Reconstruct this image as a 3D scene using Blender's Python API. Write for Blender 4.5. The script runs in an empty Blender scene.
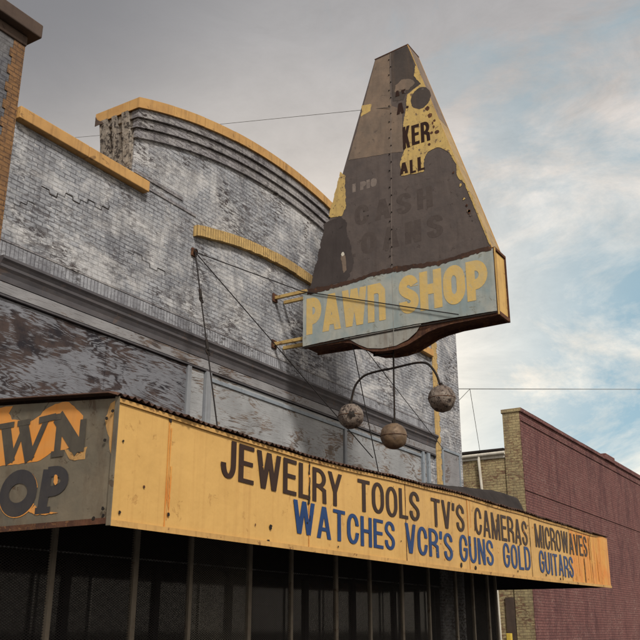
import bpy, bmesh, math, random
from mathutils import Vector, Matrix, noise, geometry
random.seed(11)
SC = bpy.context.scene
COL = SC.collection
R = math.radians

# ------------------------------------------------------------------ camera
cam_d = bpy.data.cameras.new('camera'); cam = bpy.data.objects.new('camera', cam_d); COL.objects.link(cam)
SC.camera = cam
th, ps = R(19.204), R(58.127)
Fv = Vector((math.sin(ps)*math.cos(th), math.cos(ps)*math.cos(th), math.sin(th)))
Rv = Vector((math.cos(ps), -math.sin(ps), 0)); Uv = Rv.cross(Fv)
M = Matrix((Rv, Uv, -Fv)).transposed().to_4x4(); M.translation = (0, 0, 1.6)
cam.matrix_world = M
cam_d.sensor_width = 36; cam_d.lens = 890/640*36
cam_d.clip_start = .05; cam_d.clip_end = 5000
SC.render.resolution_x = SC.render.resolution_y = 1024
# ------------------------------------------------------------------ exposure
vs = SC.view_settings
vs.view_transform = 'Standard'; vs.look = 'None'; vs.exposure = 0.42; vs.gamma = 1; vs.use_curve_mapping = False
# ------------------------------------------------------------------ sun
SUN = Vector((-.50, -.72, .80)).normalized()
sd = bpy.data.lights.new('sun', 'SUN'); sd.energy = 2.3; sd.angle = R(11); sd.color = (1, .93, .82)
so = bpy.data.objects.new('sun', sd); COL.objects.link(so)
so.rotation_euler = (-SUN).to_track_quat('-Z', 'Y').to_euler(); so.location = (0, -5, 20)
# ------------------------------------------------------------------ world: sky with broken cloud
W = bpy.data.worlds.new('World'); SC.world = W; W.use_nodes = True
nt = W.node_tree; nt.nodes.clear()
def nn(t, k, **kw):
    n = t.nodes.new(k)
    for a, v in kw.items(): setattr(n, a, v)
    return n
def ramp(t, fac, stops, interp='LINEAR'):
    n = t.nodes.new('ShaderNodeValToRGB'); n.color_ramp.interpolation = interp
    e = n.color_ramp.elements
    while len(e) < len(stops): e.new(.5)
    for i, (p, c) in enumerate(stops):
        e[i].position = p; e[i].color = (c, c, c, 1) if isinstance(c, (int, float)) else tuple(c)+(1,)
    t.links.new(fac, n.inputs[0]); return n.outputs[0]
def mix(t, fac, a, b, mode='MIX'):
    n = t.nodes.new('ShaderNodeMix'); n.data_type = 'RGBA'; n.blend_type = mode
    for s, v in ((0, fac), (6, a), (7, b)):
        if isinstance(v, bpy.types.NodeSocket): t.links.new(v, n.inputs[s])
        elif s == 0: n.inputs[0].default_value = v
        else: n.inputs[s].default_value = tuple(v)+(1,)
    return n.outputs[2]
def mth(t, op, a, b=0., c=0., clamp=False):
    n = t.nodes.new('ShaderNodeMath'); n.operation = op; n.use_clamp = clamp
    for i, v in enumerate((a, b, c)):
        if isinstance(v, bpy.types.NodeSocket): t.links.new(v, n.inputs[i])
        else: n.inputs[i].default_value = v
    return n.outputs[0]
def noi(t, vec, scale, detail=5, rough=.55, dist=0., out=0):
    n = t.nodes.new('ShaderNodeTexNoise'); n.inputs['Scale'].default_value = scale
    n.inputs['Detail'].default_value = detail; n.inputs['Roughness'].default_value = rough
    n.inputs['Distortion'].default_value = dist
    t.links.new(vec, n.inputs['Vector']); return n.outputs[out]
sky = nn(nt, 'ShaderNodeTexSky', sky_type='NISHITA', sun_disc=False, sun_elevation=math.asin(SUN.z), sun_rotation=math.atan2(SUN.x, SUN.y) % (2*math.pi))
skyc = mix(nt, 1., sky.outputs[0], (.12, .12, .12), 'MULTIPLY')
skyc = mix(nt, .7, skyc, (.24, .37, .40))
tc = nn(nt, 'ShaderNodeTexCoord'); gen = tc.outputs['Generated']
sep = nn(nt, 'ShaderNodeSeparateXYZ'); nt.links.new(gen, sep.inputs[0])
mp = nn(nt, 'ShaderNodeMapping'); mp.inputs['Scale'].default_value = (1, 1, 2.2); nt.links.new(gen, mp.inputs[0])
def dirw(d, lo, hi):
    v = nn(nt, 'ShaderNodeVectorMath', operation='DOT_PRODUCT'); nt.links.new(gen, v.inputs[0]); v.inputs[1].default_value = Vector(d).normalized()
    m = nn(nt, 'ShaderNodeMapRange', interpolation_type='SMOOTHSTEP'); nt.links.new(v.outputs['Value'], m.inputs[0])
    m.inputs[1].default_value = lo; m.inputs[2].default_value = hi; return m.outputs[0]
n1 = noi(nt, mp.outputs[0], 3.4, 11, .66, .4)
clear = dirw((.97, .14, .30), .90, .995)              # the clearer quarter of the sky, down the street
high = nn(nt, 'ShaderNodeMapRange'); nt.links.new(sep.outputs[2], high.inputs[0]); high.inputs[1].default_value = .36; high.inputs[2].default_value = .60; high.inputs[4].default_value = .38
dens = mth(nt, 'ADD', mth(nt, 'MULTIPLY', mth(nt, 'SUBTRACT', n1, .5), 3.2), mth(nt, 'ADD', high.outputs[0], mth(nt, 'MULTIPLY_ADD', clear, -.74, 1.02)), clamp=True)
n2 = noi(nt, mp.outputs[0], 6.5, 10, .70, .4)
ccol = ramp(nt, sep.outputs[2], [(0., (.86, .74, .59)), (.24, (.82, .71, .575)), (.35, (.66, .59, .51)), (.43, (.56, .51, .46)), (.50, (.44, .41, .385)), (.60, (.31, .30, .30)), (.72, (.23, .23, .24)), (1., (.27, .27, .28))])
cvar = mth(nt, 'MULTIPLY_ADD', n2, mth(nt, 'MULTIPLY_ADD', clear, .9, .42), mth(nt, 'MULTIPLY_ADD', clear, -.28, .80))
vv = nn(nt, 'ShaderNodeCombineXYZ')
for i in range(3): nt.links.new(cvar, vv.inputs[i])
ccol = mix(nt, 1., ccol, vv.outputs[0], 'MULTIPLY')
ccol = mix(nt, dirw((.36, .64, .68), .93, 1.0), ccol, (.17, .17, .18))      # a heavier bank of cloud over the shop
left = dirw((.45, .80, .40), .66, .90)                 # unbroken overcast on this side
fin = mix(nt, mth(nt, 'MAXIMUM', dens, left), skyc, ccol)
bg = nn(nt, 'ShaderNodeBackground'); nt.links.new(fin, bg.inputs[0]); bg.inputs[1].default_value = 1.0
wo = nn(nt, 'ShaderNodeOutputWorld'); nt.links.new(bg.outputs[0], wo.inputs[0])

# ------------------------------------------------------------------ helpers
class MB:
    def __init__(s): s.v = []; s.f = []; s.sm = set()
    def add(s, vs, fs, smooth=False):
        o = len(s.v); s.v += [Vector(v) for v in vs]
        for f in fs:
            if smooth: s.sm.add(len(s.f))
            s.f.append([i+o for i in f])
        return s
    def box(s, x0, x1, y0, y1, z0, z1):
        return s.add([(x0,y0,z0),(x1,y0,z0),(x1,y1,z0),(x0,y1,z0),(x0,y0,z1),(x1,y0,z1),(x1,y1,z1),(x0,y1,z1)],
                     [(0,3,2,1),(4,5,6,7),(0,1,5,4),(1,2,6,5),(2,3,7,6),(3,0,4,7)])
    def prism(s, poly, axis, a, b):
        """polygon in the two other axes, extruded along axis between a and b"""
        def P(p, t):
            return {'x': (t, p[0], p[1]), 'y': (p[0], t, p[1]), 'z': (p[0], p[1], t)}[axis]
        n = len(poly)
        tris = geometry.tessellate_polygon([[Vector((p[0], p[1], 0)) for p in poly]])
        vs = [P(p, a) for p in poly]+[P(p, b) for p in poly]
        fs = [tuple(t) for t in tris]+[tuple(i+n for i in reversed(t)) for t in tris]
        fs += [(i, (i+1) % n, (i+1) % n+n, i+n) for i in range(n)]
        return s.add(vs, fs)
    def tube(s, path, r, seg=8, taper=None):
        path = [Vector(p) for p in path]; rings = []
        up = Vector((0, 0, 1))
        for i, p in enumerate(path):
            d = (path[min(i+1, len(path)-1)]-path[max(i-1, 0)]).normalized()
            a = d.cross(up)
            if a.length < .05: a = d.cross(Vector((0, 1, 0)))
            a.normalize(); b = d.cross(a)
            rr = r if taper is None else taper(i/(len(path)-1))
            rings.append([p+a*math.cos(2*math.pi*k/seg)*rr+b*math.sin(2*math.pi*k/seg)*rr for k in range(seg)])
        vs = [v for rg in rings for v in rg]; fs = []
        for i in range(len(path)-1):
            for k in range(seg): fs.append((i*seg+k, i*seg+(k+1) % seg, (i+1)*seg+(k+1) % seg, (i+1)*seg+k))
        s.add(vs, fs, True)
        n = len(path)
        return s.add([v for v in rings[0]]+[v for v in rings[-1]], [tuple(range(seg)), tuple(range(2*seg-1, seg-1, -1))])
    def ball(s, c, r, nu=24, nv=14, amp=0., fr=2.):
        c = Vector(c); vs = []; fs = []
        for i in range(nv+1):
            a = math.pi*i/nv
            for k in range(nu):
                b = 2*math.pi*k/nu; d = Vector((math.sin(a)*math.cos(b), math.sin(a)*math.sin(b), math.cos(a)))
                vs.append(c+d*(r+amp*noise.noise(d*fr+c*3)))
        for i in range(nv):
            for k in range(nu): fs.append((i*nu+k, i*nu+(k+1) % nu, (i+1)*nu+(k+1) % nu, (i+1)*nu+k))
        return s.add(vs, fs, True)
    def build(s, name, mat, parent=None, bevel=0., **props):
        me = bpy.data.meshes.new(name); off = Vector(parent_loc(parent)) if parent else Vector()
        me.from_pydata([v-off for v in s.v], [], s.f); me.update()
        bm = bmesh.new(); bm.from_mesh(me)
        if not getattr(s, 'flat', False): bmesh.ops.remove_doubles(bm, verts=bm.verts, dist=1e-5) if bevel else None
        bmesh.ops.recalc_face_normals(bm, faces=bm.faces); bm.to_mesh(me); bm.free()
        if not bevel:
            for i in s.sm: me.polygons[i].use_smooth = True
        o = bpy.data.objects.new(name, me); COL.objects.link(o); me.materials.append(mat)
        if parent: o.parent = parent
        if bevel:
            b = o.modifiers.new('bevel', 'BEVEL'); b.width = bevel; b.segments = 2; b.limit_method = 'ANGLE'; b.angle_limit = R(40)
        for k, v in props.items(): o[k] = v
        return o
def parent_loc(p):
    l = Vector()
    while p: l = l+p.location; p = p.parent
    return l
def thing(name, label, cat, loc, group=None):
    o = bpy.data.objects.new(name, None); COL.objects.link(o); o.location = loc; o.empty_display_size = .3
    o['label'] = label; o['category'] = cat
    if group: o['group'] = group
    return o
def jag(poly, step=.05, amp=.02, seed=0, fr=6.):
    out = []; n = len(poly)
    for i in range(n):
        a = Vector(poly[i]+(0,)) if len(poly[i]) == 2 else Vector(poly[i]); b = Vector(tuple(poly[(i+1) % n])+(0,))
        k = max(1, int((b-a).length/step))
        for j in range(k):
            p = a.lerp(b, j/k); q = Vector((p.x*fr+seed*7.3, p.y*fr, seed*3.1))
            d = Vector((noise.noise(q)+.7*noise.noise(q*3.3)+.5*noise.noise(q*9), noise.noise(q+Vector((9, 4, 1)))+.7*noise.noise(q*3.1+Vector((2, 2, 2)))+.5*noise.noise(q*9.3+Vector((5, 2, 2))), 0))*amp
            out.append((p.x+d.x, p.y+d.y))
    return out
def ell(cx, cy, rx, ry, n=28, ph=0):
    return [(cx+rx*math.cos(2*math.pi*i/n+ph), cy+ry*math.sin(2*math.pi*i/n+ph)) for i in range(n)]

# ------------------------------------------------------------------ materials
def newmat(name):
    m = bpy.data.materials.new(name); m.use_nodes = True; t = m.node_tree
    b = t.nodes['Principled BSDF']
    g = t.nodes.new('ShaderNodeNewGeometry')
    return m, t, b, g.outputs['Position']
def scaled(t, vec, s):
    n = t.nodes.new('ShaderNodeMapping'); n.inputs['Scale'].default_value = s; t.links.new(vec, n.inputs[0]); return n.outputs[0]
def bump(t, b, h, strength=.5, dist=.01, prev=None):
    n = t.nodes.new('ShaderNodeBump'); n.inputs['Strength'].default_value = strength; n.inputs['Distance'].default_value = dist
    t.links.new(h, n.inputs['Height'])
    if prev: t.links.new(prev, n.inputs['Normal'])
    t.links.new(n.outputs[0], b.inputs['Normal']); return n.outputs[0]
def put(t, b, sock, v):
    if isinstance(v, bpy.types.NodeSocket): t.links.new(v, b.inputs[sock])
    else: b.inputs[sock].default_value = tuple(v)+(1,) if isinstance(v, tuple) else v

def wallvec(t, pos, vertical=False, wob=.012):
    nz = noi(t, pos, 1.7, 3, .5, 0, 1)
    off = nn(t, 'ShaderNodeVectorMath', operation='MULTIPLY_ADD'); t.links.new(nz, off.inputs[0])
    off.inputs[1].default_value = (wob, wob, wob*2); t.links.new(pos, off.inputs[2])
    s = nn(t, 'ShaderNodeSeparateXYZ'); t.links.new(off.outputs[0], s.inputs[0])
    xy = mth(t, 'ADD', s.outputs[0], s.outputs[1]); c = nn(t, 'ShaderNodeCombineXYZ')
    a, b_ = (s.outputs[2], xy) if vertical else (xy, s.outputs[2])
    t.links.new(a, c.inputs[0]); t.links.new(b_, c.inputs[1]); return c.outputs[0]
def brickmat(name, c1, c2, mortar, bare, wear=.5, stain=(.06, .055, .055), vertical=False, bw=.215, rh=.075, ms=.009, bstr=.8, stainamt=.6, pale=None):
    m, t, b, pos = newmat(name)
    v = wallvec(t, pos, vertical)
    br = nn(t, 'ShaderNodeTexBrick'); t.links.new(v, br.inputs[0])
    for k, x in (('Scale', 1.), ('Mortar Size', ms), ('Mortar Smooth', .35), ('Bias', 0.), ('Brick Width', bw), ('Row Height', rh)): br.inputs[k].default_value = x
    br.inputs['Color1'].default_value = c1+(1,); br.inputs['Color2'].default_value = c2+(1,); br.inputs['Mortar'].default_value = mortar+(1,)
    br.squash = 1.; br.offset = 0. if vertical else .5
    # mortar darkness varies along the wall: paint has bridged some joints
    nb = noi(t, scaled(t, pos, (1, 1, 2.6)), 3.2, 9, .80, .7)
    joint = ramp(t, nb, [(.44, .0), (.58, 1.)])
    base = mix(t, mth(t, 'MULTIPLY', br.outputs['Fac'], joint), mix(t, .6, br.outputs['Color'], c1), mortar)
    base = mix(t, .25, base, br.outputs['Color'])
    # mottled tone, a few bricks across
    base = mix(t, mth(t, 'MULTIPLY', ramp(t, noi(t, scaled(t, pos, (1, 1, 2.4)), 2.1, 9, .78, .6), [(.42, 0.), (.60, 1.)]), .55), base, tuple(c*.55 for c in c1))
    if pale:
        n5 = ramp(t, noi(t, scaled(t, pos, (1, 1, 1.6)), .9, 8, .72, .8), [(.47, 0.), (.64, .75)]); base = mix(t, n5, base, pale)
        n7 = ramp(t, noi(t, scaled(t, pos, (6, 6, 14)), 1.3, 6, .75), [(.57, 0.), (.62, .85)]); base = mix(t, n7, base, pale)
    # brick by brick paint loss, stretched along the courses
    n3 = noi(t, scaled(t, pos, (3.2, 3.2, 12)), 1.7, 8, .78, .5)
    pm = ramp(t, n3, [(.60-wear*.16, 0.), (.64-wear*.14, 1.)])
    bigm = ramp(t, noi(t, pos, .7, 6, .68, .8), [(.42, .04), (.60, 1.)])
    pm = mth(t, 'MULTIPLY', pm, bigm)
    base = mix(t, pm, base, bare)
    # soot: broad and running down
    n4 = noi(t, scaled(t, pos, (1.6, 1.6, .55)), 1.1, 9, .75, .8)
    base = mix(t, mth(t, 'MULTIPLY', ramp(t, n4, [(.47, 0.), (.66, 1.)]), stainamt), base, stain)
    n6 = noi(t, scaled(t, pos, (10, 10, 1.6)), 1.5, 6, .7)
    base = mix(t, mth(t, 'MULTIPLY', ramp(t, n6, [(.52, 0.), (.70, 1.)]), stainamt*.6), base, stain)
    put(t, b, 'Base Color', base); b.inputs['Roughness'].default_value = .88; b.inputs['Specular IOR Level'].default_value = .25
    h = mth(t, 'SUBTRACT', mth(t, 'MULTIPLY', noi(t, pos, 22, 4, .6), .5), mth(t, 'ADD', br.outputs['Fac'], mth(t, 'MULTIPLY', pm, .3)))
    bump(t, b, h, bstr, .012); return m
def paintmat(name, col, col2=None, rust=(.10, .04, .02), rustamt=.3, streak=.4, rough=.6, sc=1., metal=0., bstr=.15, vert=(8, 8, .6), spots=0.):
    m, t, b, pos = newmat(name)
    base = mix(t, ramp(t, noi(t, pos, 2.2*sc, 6, .6, .4), [(.35, 0.), (.7, 1.)]), col, col2 or tuple(c*.78 for c in col))
    base = mix(t, mth(t, 'MULTIPLY', ramp(t, noi(t, scaled(t, pos, vert), 1.4, 5, .65), [(.5, 0.), (.78, 1.)]), streak), base, rust)
    rm = ramp(t, noi(t, pos, 5*sc, 8, .72, .5), [(.66-rustamt*.25, 0.), (.70-rustamt*.22, 1.)])
    base = mix(t, mth(t, 'MULTIPLY', rm, min(1., rustamt*2.5)), base, rust)
    if spots:
        vr = nn(t, 'ShaderNodeTexVoronoi'); vr.inputs['Scale'].default_value = 2.2; t.links.new(pos, vr.inputs['Vector'])
        base = mix(t, mth(t, 'MULTIPLY', ramp(t, vr.outputs['Distance'], [(.03, 1.), (.07, 0.)]), spots), base, rust)
    put(t, b, 'Base Color', base); b.inputs['Roughness'].default_value = rough; b.inputs['Metallic'].default_value = metal
    b.inputs['Specular IOR Level'].default_value = .3 if metal else .14
    bump(t, b, mth(t, 'ADD', noi(t, pos, 3*sc, 4, .5), mth(t, 'MULTIPLY', rm, -.15)), bstr, .05); return m
def plymat(name, paint, bare, amount, stain):
    m, t, b, pos = newmat(name)
    g = noi(t, scaled(t, pos, (.55, .55, 1.9)), 1.15, 3, .5, .9)
    g = mth(t, 'ADD', g, mth(t, 'MULTIPLY', noi(t, scaled(t, pos, (1, 1, 3)), 5, 5, .7), .06))
    ring = mth(t, 'SINE', mth(t, 'MULTIPLY', g, 80.))
    fine = noi(t, scaled(t, pos, (1.8, 1.8, 30)), 1.9, 9, .80, .3)
    mask = mth(t, 'ADD', mth(t, 'MULTIPLY', ring, .10), mth(t, 'MULTIPLY_ADD', mth(t, 'SUBTRACT', fine, .5), 1.5, .5))
    loss = noi(t, scaled(t, pos, (.8, .8, 1.5)), .9, 4, .6, .5)
    mask = mth(t, 'ADD', mask, mth(t, 'MULTIPLY', mth(t, 'SUBTRACT', loss, .5), 1.5))
    pk = ramp(t, mask, [(.66-amount*.3, 0.), (.72-amount*.3, 1.)])
    base = mix(t, ramp(t, noi(t, pos, 1.2, 5, .6), [(.35, 0.), (.7, 1.)]), paint, tuple(c*.68 for c in paint))
    bc = mix(t, ramp(t, noi(t, pos, 2.6, 4, .6), [(.4, 0.), (.62, 1.)]), bare, stain)
    base = mix(t, pk, base, bc)
    base = mix(t, mth(t, 'MULTIPLY', ramp(t, noi(t, scaled(t, pos, (1, 1, 20)), 2.4, 5, .7), [(.55, 0.), (.7, 1.)]), .7), base, stain)
    put(t, b, 'Base Color', base); b.inputs['Roughness'].default_value = .85; b.inputs['Specular IOR Level'].default_value = .2
    bump(t, b, mth(t, 'MULTIPLY', mask, -1.), .5, .008); return m

GREY1, GREY2 = (.41, .43, .475), (.29, .305, .35)
M = {}
M['brick'] = brickmat('grey_painted_brick', GREY1, GREY2, (.085, .085, .10), (.07, .058, .06), .62, (.075, .077, .095), pale=(.66, .655, .665), stainamt=.56)
M['soldier'] = brickmat('grey_painted_soldier_course', (.40, .415, .46), (.25, .26, .30), (.13, .13, .15), (.09, .085, .09), .5, (.10, .10, .12), vertical=True, stainamt=.75, ms=.010, bw=.3)
M['brick_vignette'] = brickmat('grey_painted_brick_vignetted', (.15, .155, .18), (.11, .115, .14), (.05, .05, .06), (.06, .05, .05), .5, (.05, .05, .06), pale=(.20, .20, .21), stainamt=.7)  # grey brick of the left pilaster, lens vignette darkening painted into it
M['corbel'] = brickmat('grey_painted_corbel', (.32, .31, .335), (.25, .245, .27), (.12, .11, .12), (.06, .05, .05), .45, (.07, .065, .075), pale=(.42, .41, .41), stainamt=.7)
M['maroon'] = brickmat('maroon_painted_brick', (.235, .105, .098), (.145, .060, .058), (.055, .024, .028), (.27, .17, .155), .45, (.06, .024, .03), stainamt=.75, ms=.015, bw=.25, rh=.09)
M['cream'] = brickmat('cream_painted_brick', (.52, .43, .24), (.42, .34, .19), (.20, .16, .10), (.19, .10, .065), .75, (.15, .12, .09), stainamt=.6, ms=.012, bw=.25, rh=.09)
M['orange_brick'] = brickmat('ochre_painted_brick_vignetted', (.30, .165, .075), (.21, .115, .055), (.07, .045, .035), (.10, .06, .045), .5, (.07, .05, .045), stainamt=.8)  # left pilaster strip: ochre dulled in colour to carry the lens vignette
M['coping'] = paintmat('ochre_painted_coping', (.55, .33, .13), (.44, .25, .10), (.10, .06, .04), .22, .55, .8, bstr=.3)
M['coping_dark'] = paintmat('brown_coping', (.105, .075, .06), (.07, .052, .047), (.05, .035, .03), .3, .5, .85, bstr=.3)
M['band'] = brickmat('yellow_painted_arch_band', (.62, .43, .18), (.52, .34, .13), (.20, .13, .06), (.18, .12, .08), .25, (.14, .10, .07), vertical=True, stainamt=.4, bw=30.)
M['plaster'] = paintmat('cream_crumbling_plaster', (.38, .34, .30), (.22, .195, .175), (.06, .05, .048), .55, .85, .9, 2.2, bstr=.9)
M['cornice'] = paintmat('dark_weathered_cornice', (.105, .10, .11), (.07, .068, .078), (.13, .10, .09), .3, .4, .75, vert=(1, 1, 12), bstr=.3)
M['board'] = plymat('grey_painted_board', (.29, .29, .31), (.16, .12, .10), .12, (.07, .06, .06))
M['ply_vignette'] = plymat('peeling_plywood_vignetted', (.22, .23, .265), (.075, .055, .052), .50, (.024, .022, .028))  # peeling paint, with lens vignette darkening of the left sheets put into the colours
M['ply'] = plymat('peeling_plywood_grey', (.37, .385, .41), (.20, .15, .12), .20, (.11, .095, .09))
M['batten'] = paintmat('grey_batten', (.27, .29, .32), (.20, .21, .24), (.07, .06, .055), .2, .4, .75)
M['frame'] = paintmat('blue_grey_frame', (.27, .31, .36), (.20, .23, .27), (.09, .08, .08), .2, .4, .7)
M['fascia'] = paintmat('yellow_fascia', (.64, .395, .135), (.57, .345, .115), (.36, .16, .05), .15, .34, .5, .8, bstr=.42, vert=(7, 7, .25), spots=.35)
M['fascia2'] = paintmat('yellow_fascia_mid', (.61, .375, .13), (.54, .33, .12), (.26, .12, .045), .18, .48, .5, .8, bstr=.45, vert=(9, 9, .25), spots=.35)
M['fascia3'] = paintmat('orange_rusty_fascia', (.66, .35, .09), (.66, .23, .045), (.36, .10, .022), .22, .95, .5, .8, bstr=.5, vert=(6, 6, .12), spots=.5)
M['trim'] = paintmat('yellow_trim', (.60, .36, .13), (.45, .27, .10), (.16, .07, .03), .3, .5, .6)
M['endpanel'] = paintmat('grey_overpainted_panel', (.185, .155, .115), (.115, .105, .086), (.08, .05, .034), .28, .6, .6, bstr=.4, vert=(3, 3, 1))
M['orange'] = paintmat('exposed_orange_paint', (.68, .27, .055), (.60, .30, .10), (.30, .12, .05), .12, .25, .6)
M['letter_grey'] = paintmat('charcoal_letter_paint', (.062, .055, .050), (.10, .088, .07), (.035, .03, .028), .15, .3, .55)
M['letter_dark'] = paintmat('navy_letter_paint', (.035, .035, .045), (.055, .05, .05), (.02, .018, .02), .15, .3, .55)
M['black_letter'] = paintmat('brown_black_letter', (.026, .012, .010), (.040, .020, .015), (.02, .01, .01), .1, .3, .45)
M['blue_letter'] = paintmat('blue_letter', (.007, .036, .135), (.010, .055, .18), (.03, .04, .07), .1, .25, .45)
M['rust'] = paintmat('dark_rust', (.11, .05, .032), (.055, .03, .024), (.17, .085, .045), .45, .6, .85, 2., bstr=.6)
M['iron'] = paintmat('black_iron', (.018, .016, .016), (.03, .024, .02), (.07, .035, .02), .2, .3, .6)
M['roofsheet'] = paintmat('rusted_corrugated_sheet', (.075, .042, .032), (.045, .03, .026), (.12, .06, .035), .35, .5, .8, 1.5)
M['canopy_shade'] = paintmat('canopy_shade_paint', (.010, .010, .015), (.016, .015, .02), (.05, .035, .03), .2, .2, .85)  # near-black: the shade under the canopy is put into this colour
M['towerdark'] = paintmat('dark_rusted_sheet', (.125, .102, .096), (.092, .078, .077), (.062, .048, .046), .22, .5, .7, 1.2, bstr=.35, vert=(5, 5, .5))
M['towerdark2'] = paintmat('darker_rusted_sheet', (.082, .068, .063), (.055, .048, .048), (.14, .10, .075), .18, .5, .7, 1.2, bstr=.35, vert=(5, 5, .5))
M['towertan'] = paintmat('faded_brown_sheet', (.235, .175, .135), (.155, .125, .105), (.09, .072, .066), .25, .5, .7, 1.2, bstr=.3, vert=(4, 4, .7))
M['black_stain'] = paintmat('black_stain', (.060, .050, .050), (.078, .066, .065), (.025, .02, .02), .2, .3, .7)
M['ghost'] = paintmat('ghost_lettering', (.082, .066, .063), (.10, .082, .077), (.06, .048, .046), .25, .4, .75, 3.)
M['ghost_pale'] = paintmat('pale_ghost_lettering', (.25, .21, .19), (.18, .15, .14), (.11, .09, .08), .3, .3, .75, 3.)
M['yellowpaint'] = paintmat('flaking_yellow_paint', (.60, .43, .16), (.46, .33, .14), (.13, .09, .07), .36, .4, .6, 2.)
M['edge'] = paintmat('beige_yellow_edge_sheet', (.42, .30, .155), (.31, .23, .14), (.13, .085, .06), .25, .5, .65, 1.5, vert=(6, 6, .4))
M['boxend'] = paintmat('yellow_box_end', (.66, .43, .15), (.55, .35, .13), (.20, .10, .05), .22, .5, .6, 1.5)
M['bluepanel'] = paintmat('faded_blue_sign_paint', (.27, .335, .355), (.46, .455, .41), (.23, .235, .20), .30, .6, .6, .8, bstr=.3, vert=(5, 5, .5))
M['signletter'] = paintmat('faded_yellow_sign_letter', (.66, .46, .16), (.58, .44, .21), (.46, .42, .30), .26, .5, .6, 2.2, vert=(6, 6, .5))
M['disc'] = paintmat('pale_disc_paint', (.38, .38, .35), (.26, .26, .25), (.14, .09, .06), .25, .6, .65, 1.5)
M['arm'] = paintmat('yellow_arm', (.52, .37, .15), (.42, .28, .11), (.17, .09, .05), .35, .3, .7, 3., vert=(3, 3, 3))
M['ball'] = paintmat('tarnished_ball', (.20, .135, .085), (.12, .085, .062), (.05, .035, .03), .30, .6, .55, 2.5, metal=.15, bstr=.4, vert=(5, 5, 5))
M['ball2'] = paintmat('peeling_ball', (.26, .22, .19), (.12, .085, .07), (.04, .028, .025), .55, .7, .6, 3., metal=.1, bstr=.6, vert=(6, 6, 9))
M['wire'] = paintmat('black_wire', (.025, .022, .022), None, (.05, .03, .02), .1, .1, .6)
M['cable'] = paintmat('grey_cable', (.12, .115, .11), None, (.08, .07, .06), .1, .1, .7)
M['post'] = paintmat('grey_brown_post', (.24, .21, .175), (.16, .14, .12), (.10, .06, .04), .3, .5, .6, vert=(3, 3, 3))
M['mesh'] = paintmat('shade_darkened_mesh', (.035, .032, .033), (.025, .023, .024), (.03, .02, .02), .2, .2, .7)  # steel mesh, its colour darkened to stand for shade behind the canopy
M['mesh_light'] = paintmat('paler_galvanised_mesh', (.13, .12, .105), (.08, .075, .07), (.05, .04, .03), .2, .2, .6)  # lighter mesh colour, used on one panel
M['white'] = paintmat('white_gutter_paint', (.66, .63, .56), (.52, .49, .43), (.22, .15, .10), .2, .4, .6)
M['tar'] = paintmat('black_roofing_felt', (.026, .022, .022), (.042, .035, .034), (.06, .045, .04), .2, .3, .85)
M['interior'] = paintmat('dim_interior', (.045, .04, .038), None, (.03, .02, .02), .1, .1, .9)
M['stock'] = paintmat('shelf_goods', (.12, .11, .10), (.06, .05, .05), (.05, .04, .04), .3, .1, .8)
M['asphalt'] = paintmat('asphalt', (.05, .05, .052), (.042, .042, .043), (.03, .03, .03), .2, .2, .95, 3.)
M['concrete'] = paintmat('sidewalk_concrete', (.13, .125, .115), (.10, .098, .09), (.11, .10, .09), .2, .2, .9, 2.)
M['earth'] = paintmat('earth', (.12, .10, .07), (.08, .075, .045), (.06, .05, .04), .2, .2, .95)
M['road_paint'] = paintmat('road_paint', (.62, .60, .54), None, (.08, .08, .08), .4, .3, .8)
M['yellowbox'] = paintmat('yellow_box_paint', (.75, .55, .10), None, (.2, .1, .04), .15, .2, .5)
mg, t, b, pos = newmat('dark_glass')
put(t, b, 'Base Color', (.12, .13, .15)); b.inputs['Roughness'].default_value = .05; b.inputs['Transmission Weight'].default_value = .9; b.inputs['IOR'].default_value = 1.3
M['glass'] = mg

# ------------------------------------------------------------------ ground
def structure(mb, name, mat):
    return mb.build(name, mat, None, kind='structure')
structure(MB().box(-600, 900, -600, 900, -.5, -.02), 'ground', M['earth'])
structure(MB().box(-60, 200, -9, 5.7, -.4, 0), 'road', M['asphalt'])
structure(MB().box(-60, 200, 5.86, 9.9, -.4, .13), 'sidewalk', M['concrete'])
structure(MB().box(-60, 200, 5.7, 5.86, -.4, .135), 'kerb', M['concrete'])
structure(MB().box(-60, 200, -9.16, -9, -.4, .135), 'kerb', M['concrete'])
structure(MB().box(-60, 200, -13, -9.16, -.4, .13), 'sidewalk', M['concrete'])
structure(MB().box(-60, 200, -1.72, -1.6, .001, .004), 'centre_line', M['road_paint'])
structure(MB().box(23.72, 29.05, 9.9, 40, -.4, .12), 'alley', M['concrete'])

# ------------------------------------------------------------------ pawn shop building
M['post'] = M['post']
B = thing('pawn_shop_building', 'old grey painted brick shop front with curved ochre edged parapet', 'building', (15, 10, 0))
XL, XR, CX = 7.4, 21.9, 14.65
Rc = 13.47; zc = 11.3-Rc
def arcz(x, top=11.3, r=Rc, c=14.5): return top-(r-math.sqrt(max(0, r*r-(x-c)**2)))
AX0, AX1 = 9.93, 19.07
low = [(XL, 2.64), (XR, 2.64), (XR, 8.82), (AX1, 8.82)]
n = 40
top = [(AX1+(AX0-AX1)*i/n, arcz(AX1+(AX0-AX1)*i/n)-.2) for i in range(n+1)]
MB().prism(low+[(AX1, 8.82)][:0]+top+[(AX0, 8.82), (XL, 8.82)], 'y', 10, 10.42).build('wall', M['brick'], B)
MB().prism([(AX0, 8.5)]+[(AX1, 8.5)]+top, 'y', 10.43, 10.8).build('parapet_backing', M['brick'], B)
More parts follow.
